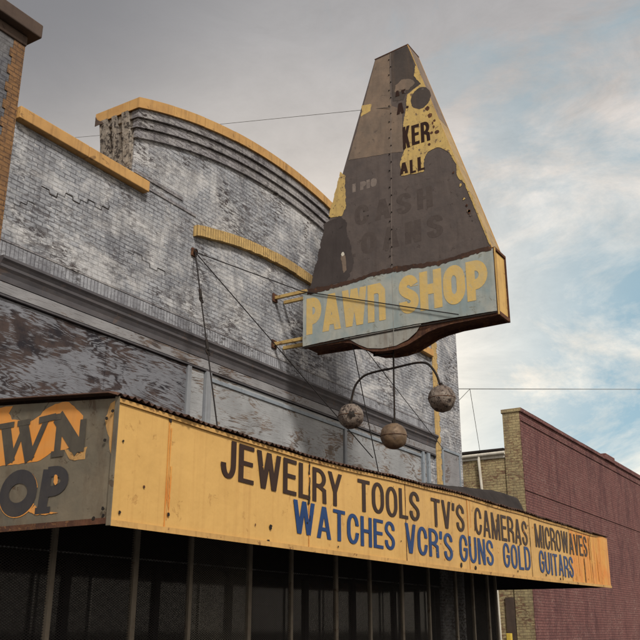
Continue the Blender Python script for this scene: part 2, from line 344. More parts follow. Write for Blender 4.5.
# crumbling plaster on the left return of the raised parapet
mb = MB()
outl = []
for i in range(22):
    f_ = i/21; z = 9.05+f_*1.2
    fl = .03+.06*max(0, f_-.45)/.55+.02*noise.noise(Vector((z*5, 1, 0)))
    outl.append((AX0-fl, z))
mb.prism(outl+[(AX0-.004, 10.24), (AX0-.004, 9.05)], 'y', 10.02, 10.80)
for y0, wd in ((10.05, .16), (10.33, .12), (10.55, .2)):      # hanging drips of plaster
    mb.prism([(AX0-.035, 9.1+.3*random.random()), (AX0-.07, 9.6), (AX0-.17, 10.25), (AX0-.04, 10.25)], 'y', y0, y0+wd)
mb.build('plaster_return', M['plaster'], B, bevel=.01)
# corbel bands following the curve
for i, (dy, za, zb) in enumerate(((.15, -.21, -.37), (.10, -.385, -.55), (.055, -.565, -.74))):
    mb = MB(); N_ = 46; x0, x1 = AX0-dy*.8, AX1+dy*.8
    up = [(x0+(x1-x0)*k/N_, arcz(x0+(x1-x0)*k/N_)+za) for k in range(N_+1)]
    dn = [(x1+(x0-x1)*k/N_, arcz(x1+(x0-x1)*k/N_)+zb) for k in range(N_+1)]
    mb.prism(up+dn, 'y', 10-dy, 9.998); mb.build('corbel_band', M['corbel'], B, bevel=.008)
    MB().box(x0, AX0-.002, 10.003, 10.78-.1*i, arcz(x0)+zb, arcz(x0)+za).build('corbel_return', M['plaster'], B, bevel=.012)
# curved coping in separate stones
mb = MB(); x = AX0-.17; k = 0
while x < AX1+.17:
    w_ = .86+.12*random.random(); x2 = min(AX1+.17, x+w_)
    if AX1+.17-x2 < .3: x2 = AX1+.17
    s = 5; j = random.uniform(-.008, .008)
    up = [(x+.004+(x2-x-.008)*q/s, arcz(x+(x2-x)*q/s)+j) for q in range(s+1)]
    dn = [(p[0], p[1]-.205) for p in reversed(up)]
    mb.prism(up+dn, 'y', 9.80+random.uniform(-.006, .006), 10.86); x = x2
mb.build('curved_coping', M['coping'], B, bevel=.018)
MB().prism(jag([(10.62, arcz(AX0)-.33), (10.845, arcz(AX0)-.33), (10.845, arcz(AX0)-.13), (10.80, arcz(AX0)-.2)], .02, .006, 4, 14), 'x', AX0-.182, AX0-.175).build('coping_stain', M['coping_dark'], B)
def coping(x0, x1, y0, y1, z0, z1, mat, name='coping'):
    mb = MB(); x = x0
    while x < x1-.01:
        x2 = min(x1, x+1.1+random.random()*.3)
        if x1-x2 < .4: x2 = x1
        d = random.uniform(-.005, .005)
        mb.box(x+.003, x2-.003, y0+d, y1, z0+d, z1+d); x = x2
    return mb.build(name, mat, B, bevel=.012)
coping(XL+.01, 10.24, 9.86, 10.46, 8.80, 9.0, M['coping'])
coping(18.9, XR-.01, 9.86, 10.46, 8.80, 9.0, M['coping'])
# brick belt where the raised part starts, cracks
MB().box(9.96, 11.25, 9.978, 9.998, 9.10, 9.17).build('belt_course', M['corbel'], B)
MB().box(10.1, 11.65, 9.984, 9.998, 8.93, 8.985).build('belt_course', M['corbel'], B)
def crack(pts, w_):
    mb = MB()
    for a, c in zip(pts, pts[1:]):
        a = Vector((a[0], 9.994, a[1])); c = Vector((c[0], 9.994, c[1])); d = (c-a).normalized(); n_ = Vector((-d.z, 0, d.x))*w_*random.uniform(.5, 1.2)
        mb.add([a-n_, c-n_, c+n_, a+n_], [(0, 1, 2, 3)])
    mb.build('wall_crack', M['iron'], B)
def steps(x0, z0, x1, n_, zdrift):
    pts = [(x0, z0)]; x = x0; z = z0
    for i in range(n_):
        x += (x1-x0)/n_; pts.append((x, z)); dz = zdrift if i % 3 else -zdrift*.8; z += dz; pts.append((x+.01, z))
    return pts
crack(steps(8.05, 7.98, 9.45, 9, .075), .007)
crack(steps(7.45, 7.55, 7.95, 4, .075), .005)
crack(steps(9.9, 7.6, 10.9, 5, -.075), .006)
# yellow segmental arch band
mb = MB(); N_ = 40; x0, x1 = 11.6, 17.7; bz = lambda x: 9.13-(11.8-math.sqrt(11.8**2-(x-14.65)**2))
xs = x0
while xs < x1-.02:
    xe = min(x1, xs+.38+.1*random.random()); j = random.uniform(-.006, .006)
    up = [(xs+.003+(xe-xs-.006)*q/3, bz(xs+(xe-xs)*q/3)+j) for q in range(4)]; dn = [(p[0], p[1]-.215+random.uniform(-.012, .008)) for p in reversed(up)]
    mb.prism(up+dn, 'y', 9.90+random.uniform(-.004, .004), 9.998); xs = xe
mb.build('arched_band', M['band'], B, bevel=.008)
# soldier courses above the cornice
mb = MB(); mb.box(XL+.02, XR-.02, 9.984, 9.998, 6.585, 6.845); mb.build('soldier_course', M['soldier'], B, bevel=.004)
MB().box(XL+.02, XR-.02, 9.986, 9.998, 6.86, 6.885).build('soldier_course', M['corbel'], B)
# pilasters with ochre strips
for (x0, x1, s0, s1) in ((5.6, XL-.002, 7.19, XL-.004), (XR+.002, 23.7, XR+.004, 22.2)):
    MB().box(x0, x1, 9.94, 10.5, .0, 10.06).build('pilaster', M['brick_vignette' if x0 < 8 else 'brick'], B)
    mb = MB(); z = 4.2; k = 0
    while z < 10.05:
        d = .05 if k % 2 else 0.; z2 = min(10.055, z+.15)
        if s0 < 8: mb.box(s0-d, s1, 9.925, 9.938, z, z2)
        else: mb.box(s0, s1+d, 9.925, 9.938, z, z2)
        z = z2; k += 1
    mb.build('painted_strip', M['orange_brick'] if s0 < 8 else M['band'], B)
    mb = MB(); mb.box(x0-.15, x1+.16, 9.76, 10.6, 10.24, 10.48); mb.box(x0-.02, x1+.02, 9.91, 10.52, 10.065, 10.235)
    mb.build('pilaster_cap', M['coping_dark'], B, bevel=.02)
mb = MB(); mb.box(22.32, 23.38, 9.915, 9.938, 4.3, 6.25); mb.build('pilaster_panel', M['board'], B)
mb = MB()
for bx in ((22.25, 22.32, 4.3, 6.32), (23.38, 23.45, 4.3, 6.32), (22.32, 23.38, 6.25, 6.32)): mb.box(bx[0], bx[1], 9.89, 9.938, bx[2], bx[3])
mb.build('panel_frame', M['frame'], B, bevel=.006)
# cornice over the boarded transom
prof = [(9.968, 6.575), (9.83, 6.575), (9.82, 6.53), (9.845, 6.50), (9.87, 6.46), (9.87, 6.42), (9.90, 6.38), (9.925, 6.32), (9.925, 6.235), (9.968, 6.235)]
MB().prism(prof, 'x', XL+.01, XR-.01).build('cornice', M['cornice'], B)
MB().box(XL+.01, XR-.01, 9.93, 9.998, 6.06, 6.225).build('frieze_board', M['board'], B, bevel=.006)
MB().box(XL+.01, XR-.01, 9.915, 9.998, 6.015, 6.045).build('frieze_bead', M['cornice'], B, bevel=.005)
# plywood over the transom windows
for i, (x0, x1, mt) in enumerate(((XL+.02, 9.62, 'ply_vignette'), (9.63, 11.56, 'ply_vignette'), (11.68, 12.05, 'ply'), (12.24, 14.6, 'ply'), (14.61, 17.0, 'ply'), (17.14, 19.3, 'ply'), (19.31, 21.0, 'ply'))):
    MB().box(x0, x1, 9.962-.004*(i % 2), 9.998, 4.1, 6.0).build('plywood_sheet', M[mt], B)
for x, w_, y in ((11.62, .05, 9.92), (12.14, .075, 9.90), (17.07, .05, 9.92), (21.07, .05, 9.90), (21.36, .06, 9.88)):
    MB().box(x-w_, x+w_, y, 9.998, 4.1, 6.012).build('batten', M['batten' if x < 20 else 'frame'], B, bevel=.006)
MB().box(21.13, 21.29, 9.95, 9.998, 4.1, 6.0).build('plywood_sheet', M['ply'], B)
MB().box(12.24, 21.0, 9.93, 9.955, 5.86, 5.93).build('transom_rail', M['frame'], B, bevel=.005)
# shell, roof and shop interior
mb = MB(); mb.box(5.6, 5.9, 10.51, 26, 0, 8.6); mb.box(23.4, 23.7, 10.51, 26, 0, 8.6); mb.box(5.91, 23.39, 25.7, 26, 0, 8.6)
mb.build('side_wall', M['brick'], B)
MB().box(5.905, 23.395, 10.82, 25.69, 8.2, 8.35).build('roof', M['tar'], B)
MB().box(XL+.02, XR-.02, 9.975, 9.998, 2.66, 4.02).build('transom_boarding', M['canopy_shade'], B)
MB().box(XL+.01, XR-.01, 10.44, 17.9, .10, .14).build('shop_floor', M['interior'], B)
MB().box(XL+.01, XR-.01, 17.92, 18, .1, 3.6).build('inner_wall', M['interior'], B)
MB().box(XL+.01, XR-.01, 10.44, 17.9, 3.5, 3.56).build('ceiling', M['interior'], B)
# storefront: bulkhead, panes, mullions
MB().box(XL+.01, XR-.01, 9.96, 10.2, .13, .62).build('bulkhead', M['canopy_shade'], B)
xs_ = [XL+.01, 9.3, 11.2, 13.1, 15.6, 17.5, 19.4, 20.65, XR-.01]
for a, c in zip(xs_, xs_[1:]):
    w = MB()
    w.box(a, a+.06, 10.0, 10.12, .63, 2.63); w.box(c-.06, c-.001, 10.0, 10.12, .63, 2.63)
    w.box(a+.06, c-.06, 10.0, 10.12, .63, .70); w.box(a+.06, c-.06, 10.0, 10.12, 2.56, 2.63)
    wo_ = w.build('shop_window', M['canopy_shade'], B)
    MB().box(a+.06, c-.06, 10.05, 10.06, .70, 2.56).build('pane', M['glass'], wo_)

# shelving goods dimly seen through the glass
for i, (x, zz) in enumerate(((14.0, 2.05),)):
    s = thing('display_shelf', 'dim display shelf with small boxes behind the barred shop window', 'shelf', (x, 10.6, .14))
    for q in range(4): MB().box(x-.9, x+1.2, 10.45, 10.85, .5+.52*q, .53+.52*q).build('shelf_board', M['stock'], s)
    for sx in (x-.9, x+1.17): MB().box(sx, sx+.03, 10.45, 10.85, .14, 2.3).build('upright', M['stock'], s)
    for q in range(5): g = thing('shop_box', 'dim box on the %s place of the display shelf from the left' % ['first', 'second', 'third', 'fourth', 'fifth'][q], 'box', (x-.7+.42*q, 10.6, 2.1)); MB().box(x-.82+.42*q, x-.6+.42*q, 10.5, 10.7, 2.092, 2.28+.04*(q % 2)).build('carton', M['stock'], g, bevel=.01); MB().box(x-.80+.42*q, x-.62+.42*q, 10.492, 10.499, 2.12, 2.2).build('carton_label', M['ghost_pale'], g)

# ------------------------------------------------------------------ lettering
def arc(cx, cy, rx, ry, a0, a1, n=12): return [(cx+rx*math.cos(R(a0+(a1-a0)*i/n)), cy+ry*math.sin(R(a0+(a1-a0)*i/n))) for i in range(n+1)]
def bez(p0, p1, p2, p3, n=8):
    o = []
    for i in range(1, n):
        u = i/n; o.append(tuple((1-u)**3*p0[k]+3*(1-u)**2*u*p1[k]+3*(1-u)*u*u*p2[k]+u**3*p3[k] for k in (0, 1)))
    return o
def glyph(ch, t, w):
    """centre lines in a box w wide and 1 high; pen t"""
    h = t/2; cx = w/2; rx = w/2-h; ry = .26 if t > .2 else .33; S = []
    if ch == 'E': S = [([(w, 1-h), (h, 1-h), (h, h), (w, h)], 0), ([(h, .52), (w*.93, .52)], 0)]
    elif ch == 'F': S = [([(w, 1-h), (h, 1-h), (h, 0)], 0), ([(h, .5), (w*.93, .5)], 0)]
    elif ch == 'L': S = [([(h, 1), (h, h), (w, h)], 0)]
    elif ch == 'I': S = [([(cx, 1), (cx, 0)], 0)]
    elif ch == 'T': S = [([(0, 1-h), (w, 1-h)], 0), ([(cx, 1-h), (cx, 0)], 0)]
    elif ch == 'H': S = [([(h, 1), (h, 0)], 0), ([(w-h, 1), (w-h, 0)], 0), ([(h, .52), (w-h, .52)], 0)]
    elif ch == 'J': S = [([(w-h, 1), (w-h, h+ry)]+arc(cx, h+ry, rx, ry, 0, -180)+[(h, .34)], 0)]
    elif ch == 'U': S = [([(h, 1), (h, h+ry)]+arc(cx, h+ry, rx, ry, 180, 360)+[(w-h, 1)], 0)]
    elif ch in 'OD' and ch == 'O': S = [(arc(cx, 1-h-ry, rx, ry, 0, 180)+arc(cx, h+ry, rx, ry, 180, 360), 1)]
    elif ch == 'D': S = [([(h, h), (cx*.9, h)]+arc(cx*.9, h+ry, w-h-cx*.9, ry, -90, 0)+arc(cx*.9, 1-h-ry, w-h-cx*.9, ry, 0, 90)+[(h, 1-h)], 1)]
    elif ch in 'CG':
        p = [(w-h, .69)]+arc(cx, 1-h-ry, rx, ry, 0, 180)+arc(cx, h+ry, rx, ry, 180, 360)
        if ch == 'C': S = [(p+[(w-h, .32)], 0)]
        else: S = [(p+[(w-h, .46), (cx, .46)], 0)]
    elif ch == 'S':
        r1 = (1-2*h)/4
        S = [([(w-h, .70)]+arc(cx, 1-h-r1, rx, r1, 0, 180)+bez((h, 1-h-r1), (h, .52), (w-h, .50), (w-h, h+r1))+arc(cx, h+r1, rx, r1, 0, -180)+[(h, .32)], 0)]
    elif ch in 'PRBK' and ch in 'PR':
        rb = (.5+h*.2)/2*.98; yb = 1-h-2*rb*.92; r_ = (1-h-yb)/2
        bowl = [(h, 0), (h, 1-h), (cx*.85, 1-h)]+arc(cx*.85, 1-h-r_, w-h-cx*.85, r_, 90, -90)+[(h, yb)]
        S = [(bowl, 0)]
        if ch == 'R': S.append(([(cx*.9, yb), (w-h*.9, yb-.10), (w-h*.7, .0)], 0))
    elif ch == 'A': q = t*.52; S = [([(q, 0), (cx-h*.12, 1)], 2), ([(w-q, 0), (cx+h*.12, 1)], 2), ([(w*.22, .29), (w*.78, .29)], 0)]
    elif ch == 'V': q = t*.52; S = [([(q, 1), (cx-h*.12, 0)], 2), ([(w-q, 1), (cx+h*.12, 0)], 2)]
    elif ch == 'W': q = t*.5; a_ = w*.285; S = [([(q, 1), (a_, 0)], 2), ([(a_, 0), (cx, 1)], 2), ([(cx, 1), (w-a_, 0)], 2), ([(w-a_, 0), (w-q, 1)], 2)]
    elif ch == 'M': S = [([(h, 0), (h, 1)], 0), ([(h*1.1, 1), (cx, 0)], 2), ([(w-h*1.1, 1), (cx, 0)], 2), ([(w-h, 1), (w-h, 0)], 0)]
    elif ch == 'N': S = [([(h, 0), (h, 1)], 0), ([(h*1.15, 1), (w-h*1.15, 0)], 2), ([(w-h, 0), (w-h, 1)], 0)]
    elif ch == 'n': S = [([(h, 0), (h, 1-h*1.0), (w-h-.12, 1-h), (w-h, 1-h-.12), (w-h, 0)], 0)]
    elif ch == 'Y': S = [([(h, 1), (cx, .42)], 2), ([(w-h, 1), (cx, .42)], 2), ([(cx, .5), (cx, 0)], 0)]
    elif ch == 'K': S = [([(h, 0), (h, 1)], 0), ([(w-h*1.1, 1), (h*1.5, .38)], 2), ([(w*.45, .58), (w-h*1.1, 0)], 2)]
    elif ch == "'": S = [([(cx, 1), (cx*.8, .72)], 0)]
    return S
WID = dict(E=.35, F=.33, J=.33, W=.60, L=.32, R=.39, Y=.43, T=.38, O=.40, S=.38, V=.41, C=.39, A=.43, M=.52, I=.13, G=.40, U=.39, N=.39, D=.39, K=.40, P=.38, H=.39, n=.39)
WID["'"] = .12
def stroke_poly(mb, pts, closed, t, tf, lift):
    if closed == 2:
        (xa, ya), (xb, yb) = pts; tt = t*math.hypot(xb-xa, yb-ya)/abs(yb-ya)/2
        mb.add([tf(xa-tt, ya, lift), tf(xa+tt, ya, lift), tf(xb+tt, yb, lift), tf(xb-tt, yb, lift)], [(0, 1, 2, 3)]); return
    n_ = len(pts); L = []; Rr = []
    P_ = [Vector((p[0], p[1])) for p in pts]
    clean = [P_[0]]
    for p in P_[1:]:
        if (p-clean[-1]).length > 1e-4: clean.append(p)
    if closed and (clean[0]-clean[-1]).length < 1e-4: clean.pop()
    P_ = clean; n_ = len(P_)
    for i in range(n_):
        a = P_[i-1] if (i > 0 or closed) else None; c = P_[(i+1) % n_] if (i < n_-1 or closed) else None; p = P_[i]
        d1 = (p-a).normalized() if a is not None else None; d2 = (c-p).normalized() if c is not None else None
        if d1 is None: d1 = d2
        if d2 is None: d2 = d1
        m_ = (d1+d2)
        if m_.length < .15: m_ = d1
        m_.normalize(); nrm = Vector((-m_.y, m_.x)); n1_ = Vector((-d1.y, d1.x)); k = 1/max(.34, nrm.dot(n1_))
        L.append(p+nrm*t/2*k); Rr.append(p-nrm*t/2*k)
    vs = [tf(q.x, q.y, lift+.00001*i) for i, q in enumerate(L)]+[tf(q.x, q.y, lift+.00001*i) for i, q in enumerate(Rr)]
    fs = [(i, (i+1) % n_, (i+1) % n_+n_, i+n_) for i in range(n_ if closed else n_-1)]
    mb.add(vs, fs)
def word(txt, org, u, v, nrm, width, height, t, mat, parent, name='painted_word', gap=.11, slant=0., wmul=1., lift=.002, jit=0., space=.35, widths=None):
    adv = 0; items = []
    for ch in txt:
        if ch == ' ': adv += space; continue
        w_ = (widths or WID).get(ch, WID[ch])*wmul; items.append((ch, adv, w_)); adv += w_+gap
    adv -= gap; sx = width/adv
    org, u, v, nrm = Vector(org), Vector(u), Vector(v), Vector(nrm); mb = MB(); k = 0
    for ch, x0, w_ in items:
        jz = random.uniform(-jit, jit)
        for pts, cl in glyph(ch, t, w_):
            l = lift+.00015*k; k += 1
            stroke_poly(mb, pts, cl, t, lambda a, c, l_: org+u*((x0+a+slant*c)*sx)+v*(min(1., max(0., c))*height+jz)+nrm*l_, l)
    return mb.build(name, mat, parent)

# ------------------------------------------------------------------ canopy
CA = thing('canopy', 'long yellow sheet metal canopy over the shop front with painted trade words', 'canopy', (6.57, 10, 2.6))
YF = 6.55
TP = [(6.4, 3.885), (8.5, 3.85), (10.0, 3.82), (12.5, 3.88), (15, 3.95), (20, 3.97), (25.6, 3.965)]
BT = [(6.4, 2.61), (10, 2.61), (15, 2.605), (20, 2.64), (25.6, 2.70)]
def lerp(tb, x):
    for (a, za), (c, zb) in zip(tb, tb[1:]):
        if x <= c: return za+(zb-za)*(x-a)/(c-a)
    return tb[-1][1]
ZT = lambda x: lerp(TP, x)+.006*math.sin(x*2.1); ZB = lambda x: lerp(BT, x)
cuts = [6.57, 7.37, 10.25, 13.15, 15.72, 19.11, 22.0, 23.75, 25.36]
pans = []
for i, (a, c) in enumerate(zip(cuts, cuts[1:])):
    mb = MB(); nx, nz = max(3, int((c-a)/.25)), 6; vs = []; fs = []
    last = (i == len(cuts)-2)
    for q in range(nx+1):
        for r in range(nz+1):
            g = r/nz; f_ = q/nx; x = a+.002+(c-a-.004)*f_
            if last: x += f_*(.13*(1-g))
            z = ZB(x)+(ZT(x)-ZB(x))*g
            amp = .002 if i < 5 else .005
            y = YF+amp*noise.noise(Vector((x*1.1, z*1.3, i)))+.0025*(i % 2)
            if last: y += .03*math.sin(f_*7)*f_-.05*f_*g
            vs.append((x, y, z))
    for q in range(nx):
        for r in range(nz): o_ = q*(nz+1)+r; fs.append((o_, o_+nz+1, o_+nz+2, o_+1))
    mb.add(vs, fs, True)
    o = mb.build('fascia_panel', M['fascia' if i < 3 else ('fascia2' if i < 6 else 'fascia3')], CA)
    sm = o.modifiers.new('solid', 'SOLIDIFY'); sm.thickness = .004; sm.offset = -1; sm.use_rim = False
    pans.append(o)
    if i:       # lapped, rusty seam
        z0 = ZB(a); z1 = ZT(a)
        pts = [(a-.010-.004*noise.noise(Vector((z0+(z1-z0)*q/16*4, i, 0))), z0+(z1-z0)*q/16) for q in range(17)]
        pts2 = [(a+.006+.012*noise.noise(Vector((z0+(z1-z0)*q/16*5, i, 4))), z0+(z1-z0)*q/16) for q in range(17)]
        MB().prism(pts+pts2[::-1], 'y', YF-.0080, YF-.005).build('panel_seam', M['rust' if i in (3, 5, 7) else 'fascia3'], CA)
YW = YF-.0065
def pidx(x):
    for i, (a, c) in enumerate(zip(cuts, cuts[1:])):
        if x < c: return i
    return len(cuts)-2
FW = [("JEWELRY", 8.30, 11.12, 3.30, 3.245, .465, 'black_letter'), ("TOOLS", 11.58, 13.67, 3.265, 3.30, .475, 'black_letter'), ("TV'S", 14.13, 15.55, 3.28, 3.285, .48, 'black_letter'),
      ("CAMERAS", 16.04, 18.95, 3.29, 3.30, .51, 'black_letter'), ("MICROWAVES", 19.45, 23.42, 3.31, 3.345, .50, 'black_letter'),
      ("WATCHES", 9.86, 12.74, 2.79, 2.76, .43, 'blue_letter'), ("VCR'S", 13.10, 14.96, 2.76, 2.75, .465, 'blue_letter'), ("GUNS", 15.26, 16.90, 2.765, 2.77, .475, 'blue_letter'),
      ("GOLD", 17.42, 19.03, 2.775, 2.785, .48, 'blue_letter'), ("GUITARS", 19.6, 22.08, 2.775, 2.78, .48, 'blue_letter')]
for txt, x0, x1, za, zb, hh, mt in FW:
    u = Vector((x1-x0, 0, zb-za)).normalized()
    word(txt, (x0, YW, za), u, (0, 0, 1), (0, -1, 0), x1-x0, hh, .112, M[mt], pans[pidx((x0+x1)/2)], jit=.010, gap=.06)
# rust holes and bolts along the fascia
for (x, z, r) in ((7.37, 3.80, .022), (9.35, 2.82, .03), (7.42, 2.78, .02), (9.3, 2.64, .03), (10.2, 2.95, .012), (12.95, 2.93, .01), (15.30, 2.70, .035), (15.95, 2.68, .04), (20.0, 2.75, .03), (21.0, 2.71, .03), (6.68, 2.72, .016), (6.66, 3.45, .012), (11.0, 2.7, .012), (18.2, 2.74, .02)):
    MB().prism(jag(ell(x, z, r, r), .02, r*.5, int(x*10), 20), 'y', YF-.0150, YF-.010).build('rust_hole', M['iron'], CA)
# vertical rust runs
for (x, z1, z0, w_) in ((7.40, 3.72, 2.72, .018), (7.43, 3.3, 2.75, .03), (10.26, 3.75, 3.2, .03), (10.24, 3.05, 2.8, .02), (16.1, 3.65, 3.35, .02), (15.85, 3.9, 3.4, .015), (22.6, 3.9, 2.85, .05), (23.1, 3.9, 2.75, .07), (23.62, 3.85, 2.75, .10), (24.3, 3.8, 2.8, .12), (24.8, 3.9, 3.0, .10), (22.3, 2.9, 2.72, .05)):
    k = 14; l_ = [(x-w_*.5*(1-.6*q/k)+.008*noise.noise(Vector((q*.7, x, 0))), z1+(z0-z1)*q/k) for q in range(k+1)]
    r_ = [(x+w_*.5*(1-.6*q/k)+.008*noise.noise(Vector((q*.7, x, 5))), z1+(z0-z1)*q/k) for q in range(k+1)]
    MB().prism(l_+r_[::-1], 'y', YF-.0068, YF-.0055).build('rust_run', M['fascia3'] if x < 20 else M['rustrun'] if 'rustrun' in M else M['fascia3'], CA)
for q, (x, z0, z1, w_) in enumerate(((10.245, 3.60, 3.80, .016), (10.25, 3.28, 3.56, .022), (10.235, 3.20, 3.27, .03), (10.26, 2.98, 3.05, .010), (16.03, 3.35, 3.60, .008), (19.1, 3.3, 3.7, .010), (23.05, 2.72, 3.3, .022), (23.6, 3.3, 3.85, .012), (21.2, 2.69, 2.80, .02))):
    MB().prism(jag([(x-w_, z0), (x+w_*.5, z0), (x+w_, z1), (x-w_*.4, z1)], .025, .012, q, 18), 'y', YF-.0125, YF-.0085).build('torn_slit', M['iron'], CA)
for q in range(34):      # scuffs and old screw holes
    x = random.uniform(6.8, 25.0); z = random.uniform(2.72, 3.78); rr = random.uniform(.006, .016)
    MB().prism(jag(ell(x, z, rr, rr*random.uniform(.6, 2.2), 10), .01, rr*.5, q, 30), 'y', YF-.0132, YF-.0088).build('scuff', M[random.choice(('fascia3', 'rust', 'trim'))], CA)
# angle trims
def rail(x0, x1, zf, hz, y0, y1, name, mat):
    n_ = int((x1-x0)/.5); mb = MB(); up = [(x0+(x1-x0)*q/n_, zf(x0+(x1-x0)*q/n_)+hz) for q in range(n_+1)]; dn = [(p[0], p[1]-hz) for p in reversed(up)]
    mb.prism(up+dn, 'y', y0, y1); return mb.build(name, mat, CA)
rail(6.56, 25.4, lambda x: ZB(x)-.03, .06, YF-.022, YF-.009, 'bottom_trim', M['trim'])
rail(6.56, 25.3, lambda x: ZT(x)-.05, .045, YF-.021, YF-.009, 'top_trim', M['trim'])
# end panel facing the camera side
XE = 6.57
zte = lambda y: 3.885+.085*(y-6.55)
mb = MB(); Yn = 14; vs = []; fs = []
for q in range(Yn+1):
    for r in range(7):
        y = YF+.01+(9.92-YF)*q/Yn; z = 2.61+(zte(y)-2.61)*r/6
        vs.append((XE+.003*noise.noise(Vector((y*1.5, z*1.7, 3)))-.0, y, z))
for q in range(Yn):
    for r in range(6): o_ = q*7+r; fs.append((o_, o_+7, o_+8, o_+1))
mb.add(vs, fs, True); EP = mb.build('end_panel', M['endpanel'], CA)
sm = EP.modifiers.new('solid', 'SOLIDIFY'); sm.thickness = .004; sm.offset = -1; sm.use_rim = False
XQ = XE+.011
orange = [(9.3, 4.1), (8.44, 4.02), (8.2, 4.01), (8.27, 3.95), (8.20, 3.86), (7.98, 3.82), (7.79, 3.85), (7.5, 3.955), (7.29, 3.945), (7.06, 3.75), (7.07, 3.64), (7.01, 3.44), (7.04, 3.36), (7.22, 3.42), (7.45, 3.42), (7.69, 3.33), (8.31, 3.33), (9.3, 3.4)]
MB().prism(jag(orange, .05, .014, 2, 9), 'x', XQ-.018, XQ-.014).build('orange_paint_patch', M['orange'], EP)
MB().prism(jag([(8.08, 4.0), (7.62, 3.97), (7.72, 3.84), (8.0, 3.78), (8.12, 3.9)], .05, .014, 5, 9), 'x', XQ-.020, XQ-.0182).build('grey_paint_patch', M['endpanel'], EP)
for pp, sd_ in (([(6.66, 3.84), (6.60, 3.86), (6.58, 3.2), (6.63, 3.4), (6.72, 3.7)], 1), ([(6.95, 3.42), (7.06, 3.36), (7.3, 3.42), (7.2, 3.30), (6.98, 3.28)], 3)):
    MB().prism(jag(pp, .04, .02, sd_, 9), 'x', XQ-.017, XQ-.0145).build('scraped_patch', M['coping'], EP)
def serif_letter(strokes, y0, z0, w_, h_, mat, name, grow=0., lift=.021, slant=.0):
    mb = MB()
    for k, (pts, cl, tt) in enumerate(strokes):
        stroke_poly(mb, [(p[0]*w_, p[1]*h_) for p in pts], cl, tt*h_+grow+.012, lambda a, c, l_: Vector((XQ-l_, y0-a-slant*c, z0+c)), lift+.0008*k)
    return mb.build(name, mat, EP)
Wst = [([(.13, .97), (.30, .02)], 0, .30), ([(.30, .04), (.50, .86)], 0, .13), ([(.46, .97), (.66, .02)], 0, .30), ([(.66, .04), (.90, .95)], 0, .15), ([(-.02, .95), (.30, .95)], 0, .11), ([(.36, .95), (.60, .95)], 0, .11), ([(.76, .94), (1.06, .97)], 0, .13)]
Nst = [([(.20, .0), (.20, .98)], 0, .19), ([(.12, .95), (.86, .06)], 0, .34), ([(.92, .02), (.92, .78)], 0, .17), ([(.02, .05), (.40, .05)], 0, .12), ([(-.02, .94), (.24, .94)], 0, .12)]
Ost = [(ell(.5, .5, .36, .38), 1, .29)]
Pst = [([(.22, .04), (.30, .96)], 0, .28), ([(.30, .90)]+arc(.50, .68, .34, .22, 90, -90)+[(.3, .46)], 0, .21), ([(.02, .05), (.48, .05)], 0, .12)]
Ast = [([(.14, .05), (.5, .97)], 0, .14), ([(.46, .97), (.84, .05)], 0, .30), ([(.25, .32), (.72, .32)], 0, .1), ([(0, .05), (.3, .05)], 0, .1), ([(.66, .05), (1., .05)], 0, .1)]
Sst = [([(.85, .72)]+arc(.5, .72, .34, .2, 0, 180)+bez((.16, .72), (.16, .5), (.84, .5), (.84, .28))+arc(.5, .28, .34, .2, 0, -180)+[(.16, .3)], 0, .22)]
Hst = [([(.2, .03), (.2, .97)], 0, .26), ([(.8, .03), (.8, .97)], 0, .26), ([(.2, .5), (.8, .5)], 0, .13)]
g = 'letter_grey'
serif_letter(Wst, 8.40, 3.345, .88, .47, M[g], 'painted_letter')
serif_letter(Nst, 7.50, 3.36, .50, .46, M[g], 'painted_letter')
serif_letter(Ast, 9.12, 3.345, .62, .47, M[g], 'painted_letter'); serif_letter(Pst, 9.80, 3.345, .58, .47, M[g], 'painted_letter')
for st, y0, w_ in ((Ost, 8.26, .62), (Pst, 7.66, .50), (Hst, 8.98, .58), (Sst, 9.6, .5)):
    serif_letter(st, y0, 2.77, w_, .475, M['letter_dark'], 'painted_letter', 0, .022)
# slivers of the orange undercoat showing round the lower letters
for cy, cz, ry_, rz_, a0, a1 in ((7.945, 3.0, .305, .25, 200, 330), (7.95, 3.0, .30, .25, 10, 60)):
    stl = [([(p[0], p[1]) for p in arc(0, 0, ry_, rz_, a0, a1, 16)], 0)]
    mb = MB(); stroke_poly(mb, stl[0][0], 0, .016, lambda a, c, l_: Vector((XQ-l_, cy-a, cz+c)), .020); mb.build('orange_sliver', M['orange'], EP)
mb = MB(); mb.prism(jag(ell(7.37, 3.10, .035, .055), .02, .01, 3, 14), 'x', XQ-.030, XQ-.0275); mb.build('orange_sliver', M['orange'], EP)
MB().prism(jag([(7.76, 2.80), (7.66, 2.86), (7.60, 2.80), (7.30, 2.755), (7.6, 2.745)], .03, .008, 3, 14), 'x', XQ-.0215, XQ-.0185).build('orange_sliver', M['orange'], EP)
MB().box(XE-.03, XE-.016, YF-.03, YF+.03, 2.58, 3.90).build('corner_trim', M['endpanel'], CA, bevel=.004)
MB().prism([(YF+.03, 2.60), (9.9, 2.60), (9.9, 2.66), (YF+.03, 2.66)], 'x', XE-.032, XE-.016).build('end_trim', M['rust'], CA)
for (y, z) in ((6.68, 3.68), (6.68, 3.45), (6.63, 2.75), (6.62, 2.68), (6.75, 2.66), (6.6, 3.75)):
    MB().prism(jag(ell(y, z, .018, .018), .01, .006, 3, 30), 'x', XE-.036, XE-.028).build('rust_hole', M['iron'], CA)
